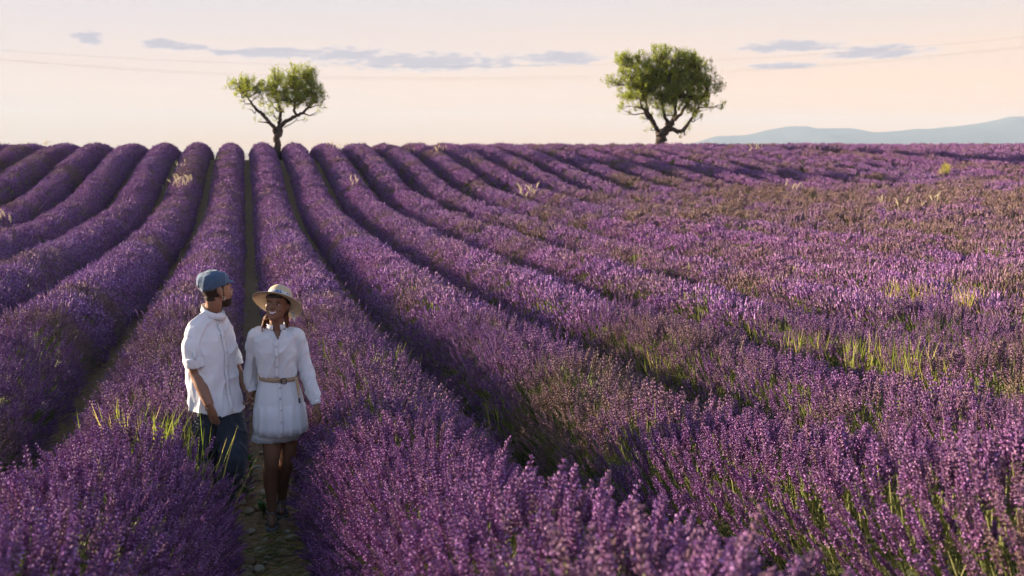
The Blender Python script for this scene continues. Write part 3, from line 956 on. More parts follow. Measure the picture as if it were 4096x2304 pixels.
M_yellow = leafy_mat('yellow_flowers', (0.42, 0.40, 0.03), (0.62, 0.55, 0.05), 0.3)
def yellow_bush():
    p = hit(3780, 700)
    root = empty('yellow_bush', (p[0], p[1], p[2] - .35))
    mb, st = MB(), MB()
    for i in range(26):
        a = random.uniform(0, 6.28); h = random.uniform(.45, .82)
        e = Vector((math.cos(a) * random.uniform(.05, .34), math.sin(a) * random.uniform(.05, .3), h))
        st.tube([(0, 0, 0), e * .6 + Vector((0, 0, .06)), e], [.007, .005, .003], 3, 0, False)
        for q in range(26):
            c = e + Vector((random.gauss(0, .06), random.gauss(0, .06), random.gauss(-.05, .09)))
            mb.blade(c, c + Vector((random.gauss(0, .02), random.gauss(0, .02), random.uniform(.01, .05))), .022, mi=0, seg=2)
    st.build('stems', [M_darkgrass], root)
    tag(mb.build('flowers', [M_yellow], root), kind='stuff')
    tag(root, 'bright yellow flowering weed standing out of the lavender', 'weed')
yellow_bush()

# ------------------------------------------------------------------ the dirt path at the walkers' feet: stones, straw, weeds
M_stone = [noise_mat('limestone_%s' % n, a, b, 14, 5, .9, .15, .5, 30) for n, a, b in
           (('tan', (.30, .21, .13), (.45, .34, .23)), ('pale', (.38, .32, .24), (.55, .48, .38)), ('brown', (.20, .13, .08), (.33, .23, .15)))]
def stone_mesh(m):
    bm = bmesh.new()
    bmesh.ops.create_icosphere(bm, subdivisions=2, radius=1)
    s = Vector((random.uniform(0, 99), random.uniform(0, 99), 0))
    for v in bm.verts:
        d = mnoise.noise(v.co * 1.1 + s) * .35 + mnoise.noise(v.co * 2.6 + s) * .14
        v.co *= 1 + d
        v.co.z = v.co.z * .55 if v.co.z > -.3 else -.165
    me = bpy.data.meshes.new('stone'); bm.to_mesh(me); bm.free()
    me.materials.append(m)
    me.polygons.foreach_set('use_smooth', np.ones(len(me.polygons), dtype=bool))
    return me
STONES = [stone_mesh(M_stone[i % 3]) for i in range(9)]
placed = []
def try_stone(x, y, r):
    for a, b, c in placed:
        if (a - x) ** 2 + (b - y) ** 2 < (c + r) ** 2 * .75: return
    placed.append((x, y, r))
    o = bpy.data.objects.new('stone', random.choice(STONES))
    col.objects.link(o)
    o.location = (x, y, float(ground_z(x, y)) + r * .12)
    o.scale = (r, r * random.uniform(.7, 1.1), r * random.uniform(.7, 1.0))
    o.rotation_euler = (random.gauss(0, .12), random.gauss(0, .12), random.uniform(0, 6.28))
    tag(o, 'rounded tan stone lying on the dirt path between the walkers and the rows', 'stone', 'stones on the dirt path')
for i in range(230):
    y = 5.6 + 7.0 * random.random() ** 1.4
    x = float(row_x(-1, y)) + SP / 2 + random.gauss(0, .16)
    try_stone(x, y, random.choice([.022, .03, .035, .04, .05, .065]) * random.uniform(.8, 1.2))

def straw():
    mb = MB()
    for i in range(520):
        y = random.choice([random.gauss(6.55, .22), random.gauss(5.75, .15), random.uniform(5.2, 9)])
        x = float(row_x(-1, y)) + SP / 2 + random.gauss(0, .2)
        z = float(ground_z(x, y)) + random.uniform(.005, .05)
        a = random.gauss(0, .7); l = random.uniform(.06, .2)
        mb.blade((x, y, z), (x + math.cos(a) * l, y + math.sin(a) * l, z + random.gauss(.01, .03)), .006, (0, 0, -.01), random.choice([0, 0, 1]), 2)
    o = mb.build('cut_grass', [M_darkgrass, M_drygrass])
    tag(o, 'loose green and dry cut grass strewn across the path', 'grass', kind='stuff')
straw()

M_weed = leafy_mat('weed_leaf', (0.05, 0.12, 0.015), (0.11, 0.20, 0.03), 0.4)
def leaf_mesh():
    v, f = [], []
    n = 6
    for i in range(n + 1):
        t = i / n
        w = .5 * math.sin(math.pi * min(1, t * 1.02) ** .75) * (.42 + .05 * (i % 2))
        zc = .12 * math.sin(t * 2.4) - .15 * t * t
        v += [(-w, t, zc + .10 * w), (0, t, zc), (w, t, zc + .10 * w)]
    for i in range(n):
        for j in range(2): f.append((i * 3 + j, i * 3 + j + 1, i * 3 + j + 4, i * 3 + j + 3))
    me = bpy.data.meshes.new('leaf'); me.from_pydata(v, [], f); me.materials.append(M_weed)
    me.polygons.foreach_set('use_smooth', np.ones(len(me.polygons), dtype=bool))
    return me
LEAF = leaf_mesh()
def weed(x, y, h, n, label):
    root = empty('weed', (x, y, float(ground_z(x, y))))
    mb = MB(); mb.tube([(0, 0, -.02), (.01, .01, h * .5), (.0, .02, h)], [.005, .004, .002], 5)
    mb.build('stem', [M_darkgrass], root, True)
    for i in range(n):
        t = .25 + .75 * i / (n - 1)
        o = bpy.data.objects.new('leaf', LEAF); col.objects.link(o); o.parent = root
        o.location = (.005, .01, h * t)
        s = random.uniform(.09, .13) * (1.15 - .5 * t)
        o.scale = (s, s, s)
        o.rotation_euler = (random.uniform(.1, .6), 0, i * 2.4 + random.uniform(-.3, .3))
    tag(root, label, 'weed', 'leafy weeds on the path')
# ------------------------------------------------------------------ people
PD = 7.02                                           # distance at which the couple walks
tmp_scene = bpy.data.scenes.new('workshop')
def fuse(mb, voxel, it=3, fac=.5):
    """one continuous surface from overlapping closed forms; returns a mesh"""
    me = bpy.data.meshes.new('form'); me.from_pydata(mb.v, [], mb.f); me.update()
    bm = bmesh.new(); bm.from_mesh(me); bmesh.ops.recalc_face_normals(bm, faces=bm.faces[:]); bm.to_mesh(me); bm.free()
    o = bpy.data.objects.new('form', me)
    tmp_scene.collection.objects.link(o)
    r = o.modifiers.new('r', 'REMESH'); r.mode = 'VOXEL'; r.voxel_size = voxel; r.use_smooth_shade = True
    s = o.modifiers.new('s', 'SMOOTH'); s.factor = fac; s.iterations = it
    vl = tmp_scene.view_layers[0]; vl.update()
    out = bpy.data.meshes.new_from_object(o.evaluated_get(vl.depsgraph))
    tmp_scene.collection.objects.unlink(o)
    bpy.data.objects.remove(o)
    out.polygons.foreach_set('use_smooth', np.ones(len(out.polygons), dtype=bool))
    return out
def coords(me):
    a = np.empty(len(me.vertices) * 3, dtype=np.float32); me.vertices.foreach_get('co', a); return a.reshape(-1, 3)
def displace(me, fn):
    co = coords(me); nr = np.empty(len(me.vertices) * 3, dtype=np.float32)
    me.vertices.foreach_get('normal', nr); nr = nr.reshape(-1, 3)
    d = np.array([fn(Vector(c)) for c in co], dtype=np.float32)
    me.vertices.foreach_set('co', (co + nr * d[:, None]).ravel()); me.update()
def link_mesh(me, name, mats, parent):
    me.name = name
    mi = np.zeros(len(me.polygons), dtype=np.int32); me.polygons.foreach_get('material_index', mi)
    me.materials.clear()
    for m in mats: me.materials.append(m)
    me.polygons.foreach_set('material_index', mi)
    o = bpy.data.objects.new(name, me); col.objects.link(o); o.parent = parent
    return o
def cut(me, fn):
    """take away the faces whose middle satisfies fn"""
    bm = bmesh.new(); bm.from_mesh(me)
    bmesh.ops.delete(bm, geom=[f for f in bm.faces if fn(f.calc_center_median())], context='FACES')
    bm.to_mesh(me); bm.free()
def paint(me, fn):
    idx = np.array([fn(p.center) for p in me.polygons], dtype=np.int32)
    me.polygons.foreach_set('material_index', idx)

def hring(c, rx, ry, yaw=0.0, n=28, ex=2.0, tilt=(0, 0), wave=None):
    out = []
    for i in range(n):
        a = 2 * math.pi * i / n
        ca, sa = math.cos(a), math.sin(a)
        x = math.copysign(abs(ca) ** (2 / ex), ca) * rx; y = math.copysign(abs(sa) ** (2 / ex), sa) * ry
        if wave: k = 1 + wave(a); x *= k; y *= k
        X = x * math.cos(yaw) - y * math.sin(yaw); Y = x * math.sin(yaw) + y * math.cos(yaw)
        out.append(Vector((c[0] + X, c[1] + Y, c[2] + X * tilt[0] + Y * tilt[1])))
    return out
def loft(mb, rings, caps=True, mi=0):
    n = len(rings[0]); v = [p for r in rings for p in r]
    f = [(i * n + k, i * n + (k + 1) % n, (i + 1) * n + (k + 1) % n, (i + 1) * n + k) for i in range(len(rings) - 1) for k in range(n)]
    if caps: f += [tuple(range(n))[::-1], tuple(range((len(rings) - 1) * n, len(rings) * n))]
    mb.add(v, f, mi)
def smooth_path(pts, rad, m=5):
    """Catmull-Rom through joints"""
    P = [Vector(p) for p in pts]; out, rr = [], []
    for i in range(len(P) - 1):
        p0, p1, p2, p3 = P[max(i - 1, 0)], P[i], P[i + 1], P[min(i + 2, len(P) - 1)]
        for j in range(m):
            t = j / m
            out.append(.5 * ((2 * p1) + (p2 - p0) * t + (2 * p0 - 5 * p1 + 4 * p2 - p3) * t * t + (3 * p1 - p0 - 3 * p2 + p3) * t ** 3))
            rr.append(rad[i] * (1 - t) + rad[i + 1] * t)
    out.append(P[-1]); rr.append(rad[-1])
    return out, rr
def limb(mb, pts, rad, n=14, m=5):
    p, r = smooth_path(pts, rad, m); mb.tube(p, r, n)
def ball(mb, c, r, n=10):
    if not hasattr(r, '__len__'): r = (r, r, r)
    c = Vector(c)
    rings = [[c + Vector((math.cos(2 * math.pi * k / 12) * math.sin(math.pi * i / n) * r[0], math.sin(2 * math.pi * k / 12) * math.sin(math.pi * i / n) * r[1], -math.cos(math.pi * i / n) * r[2])) for k in range(12)] for i in range(1, n)]
    loft(mb, rings)

class Xf:
    """wraps an MB so that shapes given in a head or hand frame land in the person's frame"""
    def __init__(self, mb, M): self.mb, self.M, self.v, self.f = mb, M, None, None
    def add(self, v, f, mi=0): self.mb.add([self.M @ Vector(q) for q in v], f, mi)
    tube = MB.tube; octa = MB.octa; blade = MB.blade

# materials
def skin(name, base, red, hair, beard=None):
    m, n, l = new_mat(name)
    p, o = principled(n, l, .48, .35)
    tc = n.new('ShaderNodeTexCoord')
    nz = N(n, 'ShaderNodeTexNoise', inp={'Scale': 30.0, 'Detail': 4.0})
    l.new(tc.outputs['Object'], nz.inputs['Vector'])
    c = mix_rgb(n, l, nz.outputs[0], base, red)
    l.new(c, p.inputs['Base Color'])
    p.inputs['Subsurface Weight'].default_value = .12
    p.inputs['Subsurface Radius'].default_value = (.02, .007, .004)
    p.inputs['Subsurface Scale'].default_value = .4
    return m
def cloth(name, c1, c2, weave=420.0, trans=0.0, rough=.85, bump=.25, grid=None, sheen=.2):
    m, n, l = new_mat(name)
    tc = n.new('ShaderNodeTexCoord')
    w1 = N(n, 'ShaderNodeTexNoise', inp={'Scale': weave, 'Detail': 2.0})
    mp = N(n, 'ShaderNodeMapping', inp={'Scale': (1, 1, .25)})
    l.new(tc.outputs['Object'], mp.inputs[0]); l.new(mp.outputs[0], w1.inputs['Vector'])
    w2 = N(n, 'ShaderNodeTexNoise', inp={'Scale': 7.0, 'Detail': 3.0})
    l.new(tc.outputs['Object'], w2.inputs['Vector'])
    fac = math_node(n, l, 'MULTIPLY_ADD', w1.outputs[0], .6, math_node(n, l, 'MULTIPLY', w2.outputs[0], .4))
    c = mix_rgb(n, l, fac, c1, c2)
    if grid:
        # thin woven window-pane lines
        sep = n.new('ShaderNodeSeparateXYZ'); l.new(tc.outputs['Object'], sep.inputs[0])
        lines = None
        for s_, per in ((sep.outputs[2], grid), (sep.outputs[0], grid * 1.3)):
            fr = math_node(n, l, 'FRACT', math_node(n, l, 'DIVIDE', s_, per))
            li = math_node(n, l, 'LESS_THAN', fr, .16)
            lines = li if lines is None else math_node(n, l, 'MAXIMUM', lines, li)
        c = mix_rgb(n, l, math_node(n, l, 'MULTIPLY', lines, .35), c, (.86, .86, .88))
    p = N(n, 'ShaderNodeBsdfPrincipled', inp={'Roughness': rough, 'Specular IOR Level': .15, 'Sheen Weight': sheen})
    l.new(c, p.inputs['Base Color'])
    b = N(n, 'ShaderNodeBump', inp={'Strength': bump, 'Distance': .002})
    l.new(w1.outputs[0], b.inputs['Height']); l.new(b.outputs[0], p.inputs['Normal'])
    o = n.new('ShaderNodeOutputMaterial')
    if trans:
        t = n.new('ShaderNodeBsdfTranslucent'); l.new(c, t.inputs[0])
        mx = N(n, 'ShaderNodeMixShader', inp={0: trans}); l.new(p.outputs[0], mx.inputs[1]); l.new(t.outputs[0], mx.inputs[2])
        l.new(mx.outputs[0], o.inputs[0])
    else:
        l.new(p.outputs[0], o.inputs[0])
    return m
M_skinM = skin('man_skin', (.24, .12, .072), (.31, .155, .095), None)
M_skinW = skin('woman_skin', (.18, .09, .053), (.24, .12, .072), None)
M_hair = noise_mat('dark_hair', (.008, .006, .005), (.03, .02, .014), 60, 3, .5, .4)
M_stubble = noise_mat('short_dark_hair', (.02, .013, .01), (.05, .03, .02), 220, 2, .8, .2)
M_hair_sunlit = leafy_mat('sunlit_brown_hair', (.10, .035, .012), (.22, .08, .03), .35)  # lit copy of the dark hair: reddish sun glow put into the colour
M_shirt = cloth('white_linen', (.82, .83, .86), (.89, .89, .91), 520, .10)
M_dress = cloth('white_sheer_cotton', (.78, .80, .84), (.85, .86, .89), 520, .22, grid=.034)
M_slip = cloth('white_slip', (.68, .69, .71), (.76, .77, .79), 400, .1)
M_trouser = cloth('slate_blue_cloth', (.018, .023, .034), (.036, .045, .060), 500, 0, .9, .3)
M_stripe = cloth('black_side_stripe', (.006, .006, .007), (.012, .012, .013), 500, 0, .8, .2)
M_cap = cloth('blue_denim_cap', (.045, .080, .145), (.080, .132, .22), 380, 0, .9, .5)
M_button = noise_mat('pearl_button', (.5, .5, .52), (.62, .62, .63), 80, 2, .3, .5)
M_belt = cloth('woven_beige_belt', (.30, .20, .12), (.46, .33, .22), 260, 0, .8, .8)
M_black = noise_mat('black_metal', (.01, .01, .01), (.02, .02, .02), 40, 2, .35, .5)
M_gold = noise_mat('silver_hoop', (.55, .50, .38), (.70, .64, .50), 40, 2, .25, .5)
M_gold.node_tree.nodes['Principled BSDF'].inputs['Metallic'].default_value = .9
M_teeth = noise_mat('teeth', (.62, .60, .56), (.72, .70, .66), 60, 2, .3, .5)
M_lip = noise_mat('red_lip', (.20, .03, .03), (.27, .05, .045), 60, 2, .4, .4)
M_eye = noise_mat('dark_eye', (.012, .008, .006), (.03, .02, .014), 60, 2, .15, .5)
M_eyewhite = noise_mat('eye_white', (.5, .48, .46), (.6, .58, .55), 60, 2, .3, .5)
M_shoe = noise_mat('grey_sandal', (.16, .16, .18), (.26, .26, .29), 50, 3, .6, .3)

def head_forms(h, wide=1.0, nose=1.0):
    """head in its own frame: origin at the middle of the skull base level with the chin, face towards -y"""
    rows = [(-.006, .018, .074, -.035), (.008, .034, .089, .000), (.028, .048, .094, .030), (.055, .058, .093, .058), (.085, .066, .091, .080),
            (.112, .071, .087, .092), (.135, .074, .091, .097), (.160, .075, .090, .099), (.185, .069, .080, .091), (.207, .054, .060, .070), (.222, .032, .034, .040), (.229, .008, .008, .01)]
    rings = []
    for z, w, f, b in rows:
        r = []
        for i in range(28):
            a = 2 * math.pi * i / 28; ca, sa = math.cos(a), math.sin(a)
            yc = (b - f) / 2; ry = (b + f) / 2
            ex = 2.3
            r.append(Vector((math.copysign(abs(ca) ** (2 / ex), ca) * w * wide, yc + math.copysign(abs(sa) ** (2 / ex), sa) * ry, z)))
        rings.append(r)
    loft(h, rings)
    h.tube([(0, -.086, .128), (0, -.096, .112), (0, -.108 * nose, .094), (0, -.106 * nose, .084), (0, -.088, .078)], [.007, .008, .0125, .013, .009], 10)
    for s in (-1, 1):
        ball(h, (s * .011, -.096, .085), (.009, .011, .008))
        ball(h, (s * .036, -.066, .080), (.025, .026, .024))               # cheeks
        ball(h, (s * .030, -.080, .134), (.027, .014, .010))               # brow
        # ear
        ball(h, (s * .077 * wide, .012, .108), (.010, .019, .031))
    ball(h, (0, -.078, .014), (.024, .019, .018))                           # chin
    ball(h, (0, -.086, .056), (.026, .013, .016))                           # mouth mound

def hand_forms(mb, wrist, direction, palm_n, scale=1.0, curl=.5, side=1, spread=.12):
    """palm with five unequal bent fingers; side = +1 when the thumb lies along +side axis"""
    d = Vector(direction).normalized(); nrm = Vector(palm_n); nrm = (nrm - d * nrm.dot(d)).normalized(); s = d.cross(nrm) * side
    w = Vector(wrist); S = scale
    def P(a, b, c): return w + d * a * S + s * b * S + nrm * c * S
    rings = []
    for a, hw, th in ((-.02, .026, .020), (.01, .030, .019), (.04, .039, .016), (.07, .042, .014), (.088, .040, .012)):
        rings.append([P(a, math.cos(q) * hw, math.sin(q) * th) for q in np.linspace(0, 2 * math.pi, 16, endpoint=False)])
    loft(mb, rings)
    for b, L, r in ((.030, .072, .0085), (.010, .080, .0088), (-.011, .075, .0085), (-.030, .058, .0076)):
        p = [P(.075, b * .95, 0)]
        ang = 0; cur = P(.088, b, 0); p.append(cur)
        for seg in (.45, .32, .25):
            ang += curl * (.75 + .3 * random.random())
            dirn = d * math.cos(ang) + nrm * math.sin(ang) + s * (b * spread * 6)
            cur = cur + dirn * (L * seg * S); p.append(cur)
        mb.tube(p, [r * S, r * S, r * .96 * S, r * .9 * S, r * .7 * S], 8)
    p = [P(.015, .026, .004), P(.038, .046, .012), P(.062, .056, .024), P(.084, .054, .036)]
    mb.tube(p, [.013 * S, .012 * S, .0098 * S, .0075 * S], 8)

class Person:
    def __init__(self, px, label):
        g = at(px, 2100, PD); z = float(ground_z(g[0], g[1]))
        self.root = empty('person', (g[0], g[1], z), -YAW)
        self.r0 = float(g @ CR); self.z = z
        tag(self.root, label, 'person', 'couple walking in the lavender')
    def J(self, px, py, dy=0.0):
        p = at(px, py, PD + dy)
        return Vector((float(p @ CR) - self.r0, dy, float(p[2]) - self.z))

def wrinkle(a1, s1, a2, s2, zs=.45, seed=0.0):
    def f(c):
        q = Vector((c.x * s1 + seed, c.y * s1, c.z * s1 * zs + c.x * s1 * .5))
        r = mnoise.noise(q)
        fo = 1 - abs(mnoise.noise(Vector((c.x * s1 * .8 + 7 + seed, c.y * s1 * .8, c.z * s1 * .55 - c.x * s1 * .9))))
        r = .6 * r + 1.3 * (fo ** 5 - .25)
        return a1 * r + a2 * mnoise.noise(Vector((c.x * s2, c.y * s2 + seed, c.z * s2 * .7)))
    return f

# ---- the man
def build_man():
    P = Person(868, 'man in blue flat cap and loose white shirt, one hand in his pocket')
    J, root = P.J, P.root
    yaw = R(58)
    rt = Vector((-math.cos(yaw), -math.sin(yaw), 0)); fr = Vector((math.sin(yaw), -math.cos(yaw), 0))
    body = MB()
    # head
    hy = R(137)
    HM = Matrix.Translation(J(876, 1230, .0)) @ Matrix.Rotation(R(-3), 4, 'Y') @ Matrix.Rotation(hy, 4, 'Z') @ Matrix.Rotation(R(-4), 4, 'X') @ Matrix.Scale(1.05, 4)
    head_forms(Xf(body, HM), 1.02, 1.04)
    HI = HM.inverted()
    nb = J(846, 1262, .02)
    limb(body, [HM @ Vector((0, .030, .085)), HM @ Vector((0, .030, .03)), nb + Vector((.004, 0, .01)), nb + Vector((-.01, .02, -.08))], [.060, .058, .062, .075])
    # torso, hips, legs
    def T(px, py, hw, hd, ex=2.3): return hring(J(px, py, .0), hw, hd, yaw, 24, ex)
    loft(body, [T(845, 1275, .06, .06), T(843, 1306, .12, .08), T(846, 1336, .155, .10), T(848, 1420, .165, .11), T(850, 1520, .145, .105), T(866, 1620, .15, .115), T(876, 1700, .15, .12), T(878, 1750, .13, .10)])
    kneeR, kneeL = J(826, 1880, -.06), J(932, 1858, -.20)
    ankR, ankL = J(822, 2085, .05), J(884, 2080, .08)
    limb(body, [J(838, 1690, -.06), J(828, 1780, -.07), kneeR, J(822, 1980, .0), ankR], [.085, .08, .058, .055, .04])
    limb(body, [J(915, 1690, .04), J(929, 1780, -.08), kneeL, J(905, 1960, -.02), ankL], [.085, .08, .058, .055, .04])
    # arms
    shR = J(846, 1334, 0) + rt * .165; elR = J(784, 1487, -.13); wrR = J(838, 1622, -.215)
    limb(body, [shR, J(768, 1400, -.150), elR, J(806, 1545, -.17), wrR], [.044, .044, .045, .043, .031])
    hand_forms(body, wrR, J(864, 1700, -.185) - wrR, -fr * .2 - rt, .98, .18, -1, .05)
    shL = J(846, 1340, 0) - rt * .135; elL = J(947, 1486, .13); wrL = J(992, 1560, .06)
    limb(body, [shL, J(918, 1400, .16), elL, J(972, 1522, .10), wrL], [.042, .044, .044, .040, .029])
    hand_forms(body, wrL, J(1006, 1640, .03) - wrL, Vector((1, .1, 0)), 1.0, .75, 1, .04)
    me = fuse(body, .0045, 3)
    def reg(c):
        q = HI @ c
        if q.z > .03 and q.z < .25 and abs(q.x) < .09:
            nfront = q.y < -.02
            # hair low on the back and sides, cropped at the nape
            if q.y > .020 and q.z > .082 - .022 * (q.y > .05) and abs(q.x) < .082 and not (abs(q.x) > .069 and q.y < .036 and q.z < .145): return 1
            if q.z > .145 and q.y > -.06: return 1
            if abs(q.x) > .05 and -.012 < q.y < .004 and q.z > .05: return 1
        if -.02 < q.z < .052 and q.y < .004 and abs(q.x) < .075 and (q.y < -.02 or q.z < .045) and not (abs(q.x) < .02 and .048 < q.z): return 1
        if .03 < q.z < .075 and q.y < -.05 and abs(q.x) < .032 and q.z > .064: return 1
        return 0
    paint(me, reg)
    b = link_mesh(me, 'body', [M_skinM, M_stubble], root)
    # shirt
    sh = MB()
    def S(px, py, hw, hd, ex=2.4): return hring(J(px, py, .0), hw, hd, yaw, 30, ex)
    top = [S(850, 1252, .068, .066, 2), S(848, 1268, .082, .078, 2), S(841, 1294, .112, .090), S(844, 1318, .148, .104), S(846, 1350, .176, .118), S(848, 1410, .185, .128), S(849, 1480, .182, .130), S(853, 1540, .186, .134), S(864, 1600, .195, .142), S(869, 1650, .200, .148)]
    loft(sh, top)
    limb(sh, [J(845, 1268, -.01), J(820, 1278, -.05), J(796, 1302, -.10), shR + Vector((0, 0, -.01))], [.050, .054, .058, .060], 16)
    limb(sh, [J(858, 1270, .02), J(884, 1290, .06), shL + Vector((0, 0, -.01))], [.046, .050, .052], 16)
    limb(sh, [shR - rt * .03 + Vector((0, 0, .005)), shR + Vector((0, 0, -.03)), J(767, 1390, -.150), J(776, 1435, -.148), J(781, 1452, -.144)], [.058, .064, .072, .073, .072], 18)
    limb(sh, [shL + rt * .04, shL, J(918, 1396, .16), J(936, 1448, .145)], [.046, .052, .056, .056], 18)
    ms = fuse(sh, .006, 4)
    displace(ms, wrinkle(.012, 9, .004, 26, .45, 3.1))
    # hem: curved up at the sides; hollow below, sleeve end and neck
    hemz = J(869, 1648).z
    def hem(c):
        u = (c - J(869, 1648)); s = abs(u.dot(rt))
        return c.z < hemz + .004 + max(0, s - .09) * .35
    cut(ms, hem)
    shirt = link_mesh(ms, 'shirt', [M_shirt], root)
    sol = shirt.modifiers.new('thickness', 'SOLIDIFY'); sol.thickness = .003
    # rolled cuff with tab, standing collar, placket, buttons
    cb = MB()
    limb(cb, [J(776, 1424, -.150), J(780, 1442, -.146), J(784, 1463, -.141)], [.0785, .0795, .0770], 22)
    mc = fuse(cb, .006, 2); displace(mc, wrinkle(.004, 14, .002, 40)); link_mesh(mc, 'sleeve_cuff', [M_shirt], shirt)
    cb = MB(); limb(cb, [J(934, 1440, .146), J(941, 1462, .14)], [.061, .060], 18)
    link_mesh(fuse(cb, .006, 2), 'sleeve_cuff', [M_shirt], shirt)
    tb = MB(); tb.tube([J(776, 1406, -.219), J(779, 1428, -.224), J(780, 1440, -.222)], [.010, .010, .008], 6)
    tb.build('sleeve_tab', [M_shirt], shirt, True)
    cl = MB()
    cw = [hring(J(853, 1240, .0) + Vector((0, 0, dz)), r, r * .98, yaw, 30, 2, (-.42, .12)) for dz, r in ((-.030, .084), (-.006, .078), (.010, .0765))]
    loft(cl, cw, False)
    co = cl.build('collar', [M_shirt], shirt, True)
    sm = co.modifiers.new('thickness', 'SOLIDIFY'); sm.thickness = .003; sm.offset = 0
    # placket down the front
    bvh_me = ms
    from mathutils.bvhtree import BVHTree
    bv = BVHTree.FromPolygons([v.co for v in ms.vertices], [tuple(p.vertices) for p in ms.polygons])
    def front(z, along=0.0, lift=.004, face=None):
        f_ = face or fr
        c = J(848 + (1 - (z - hemz) / .75) * 18, 1450); base = Vector((c.x, 0, z)) + rt * along
        loc, n_, i_, d_ = bv.ray_cast(base + f_ * .5, -f_)
        return (loc + f_ * lift) if loc else base + f_ * .13
    zt, zb = J(850, 1275).z, hemz + .015
    v, fcs = [], []
    M_ = 26
    for i in range(M_ + 1):
        z = zt + (zb - zt) * i / M_
        for w in (-.018, .018): v.append(front(z, w, .005))
    fcs = [(2 * i, 2 * i + 1, 2 * i + 3, 2 * i + 2) for i in range(M_)]
    pl = mesh_obj('placket', v, fcs, M_shirt, shirt)
    so = pl.modifiers.new('thickness', 'SOLIDIFY'); so.thickness = .004; so.offset = 0
    for i in range(7):
        z = zt - .02 + (zb + .05 - zt) * i / 6
        bb = MB(); ball(bb, front(z, 0, .009), (.006, .006, .006), 6); bb.build('button', [M_button], shirt, True)
    # trousers
    tr = MB()
    def Tq(px, py, hw, hd, ex=2.4): return hring(J(px, py, .0), hw, hd, yaw, 30, ex)
    loft(tr, [Tq(870, 1600, .145, .105), Tq(874, 1640, .160, .118), Tq(878, 1690, .176, .136), Tq(879, 1740, .172, .136), Tq(878, 1780, .13, .11)])
    R_path = [J(836, 1690, -.07), J(827, 1790, -.085), J(826, 1880, -.075), J(824, 1980, -.01), J(824, 2075, .05)]
    R_rad = [.104, .092, .078, .072, .066]
    limb(tr, R_path, R_rad, 20)
    limb(tr, [J(918, 1690, .03), J(930, 1790, -.10), J(932, 1862, -.205), J(906, 1960, -.04), J(888, 2070, .08)], [.108, .098, .084, .070, .062], 20)
    mt = fuse(tr, .0075, 4)
    displace(mt, wrinkle(.010, 8, .003, 26, .6, 9.2))
    trs = link_mesh(mt, 'trousers', [M_trouser], root)
    # black stripe down the outer side of the near leg, following the cloth
    bt = BVHTree.FromPolygons([v_.co for v_ in mt.vertices], [tuple(p.vertices) for p in mt.polygons])
    pts, _ = smooth_path([J(836, 1632, -.07)] + R_path, [.1] * 6, 8)
    sd_ = (rt * .35 + fr * .70).normalized(); v = []
    sw = sd_.cross(Vector((0, 0, 1)))
    for q in pts:
        for w in (-.021, .021):
            o_ = q + sw * w
            loc = bt.ray_cast(o_ + sd_ * .4, -sd_)[0]
            v.append((loc if loc else o_ + sd_ * .09) + sd_ * .005)
    st = mesh_obj('side_stripe', v, [(2 * i, 2 * i + 1, 2 * i + 3, 2 * i + 2) for i in range(len(pts) - 1)], M_stripe, trs)
    so = st.modifiers.new('thickness', 'SOLIDIFY'); so.thickness = .004; so.offset = 0
    # shoes, deep in the plants
    for ank in (ankR, ankL):
        s = MB(); limb(s, [ank + Vector((-.02, .05, -.03)), ank + Vector((.0, -.02, -.045)), ank + Vector((.06, -.13, -.06)), ank + Vector((.09, -.18, -.065))], [.045, .05, .042, .028])
        link_mesh(fuse(s, .007, 3), 'shoe', [M_black], root)
    # flat cap
    cp = MB()
    X = Xf(cp, HM @ Matrix.Translation((0, .008, .166)) @ Matrix.Rotation(R(-9), 4, 'X'))
    rows = [(-.022, .079, .086, .097), (-.004, .084, .095, .104), (.026, .089, .105, .109), (.054, .086, .098, .101), (.074, .078, .078, .088), (.084, .052, .046, .060), (.088, .02, .015, .025)]
    rings = []
    for z, w, f, b_ in rows:
        r = []
        for i in range(32):
            a = 2 * math.pi * i / 32; ca, sa = math.cos(a), math.sin(a)
            y = (b_ - f) / 2 + math.copysign(abs(sa) ** .92, sa) * (b_ + f) / 2
            zz = z - max(0, -y - .02) * .42 * (z + .03) / .1
            r.append(Vector((math.copysign(abs(ca) ** .92, ca) * w, y, zz)))
        rings.append(r)
    loft(X, rings)
    mcap = fuse(cp, .005, 3)
    displace(mcap, wrinkle(.006, 16, .002, 45, 1.0, 5.5))
    cap = link_mesh(mcap, 'cap', [M_cap], root)
    vz = MB(); X = Xf(vz, HM @ Matrix.Translation((0, .008, .166)) @ Matrix.Rotation(R(-9), 4, 'X'))
    rings = []
    for y, w, z, t in ((-.060, .072, -.012, .005), (-.088, .069, -.016, .006), (-.110, .056, -.022, .006), (-.124, .034, -.028, .005), (-.130, .012, -.031, .003)):
        rings.append([Vector((math.cos(q) * w, y, z - .16 * (math.cos(q) * w) ** 2 / .07 + math.sin(q) * t)) for q in np.linspace(0, 2 * math.pi, 20, endpoint=False)])
    loft(X, rings)
    link_mesh(fuse(vz, .004, 2), 'visor', [M_cap], cap)
    # hoop earring on the near ear
    er = MB(); ce = HM @ Vector((-.088, .006, .070))
    er.tube([ce + Vector((math.cos(q) * .010, -.002, math.sin(q) * .010)) for q in np.linspace(0, 2 * math.pi, 17)], .0028, 6)
    er.build('earring', [M_gold], root, True)
    return P
MAN = build_man()

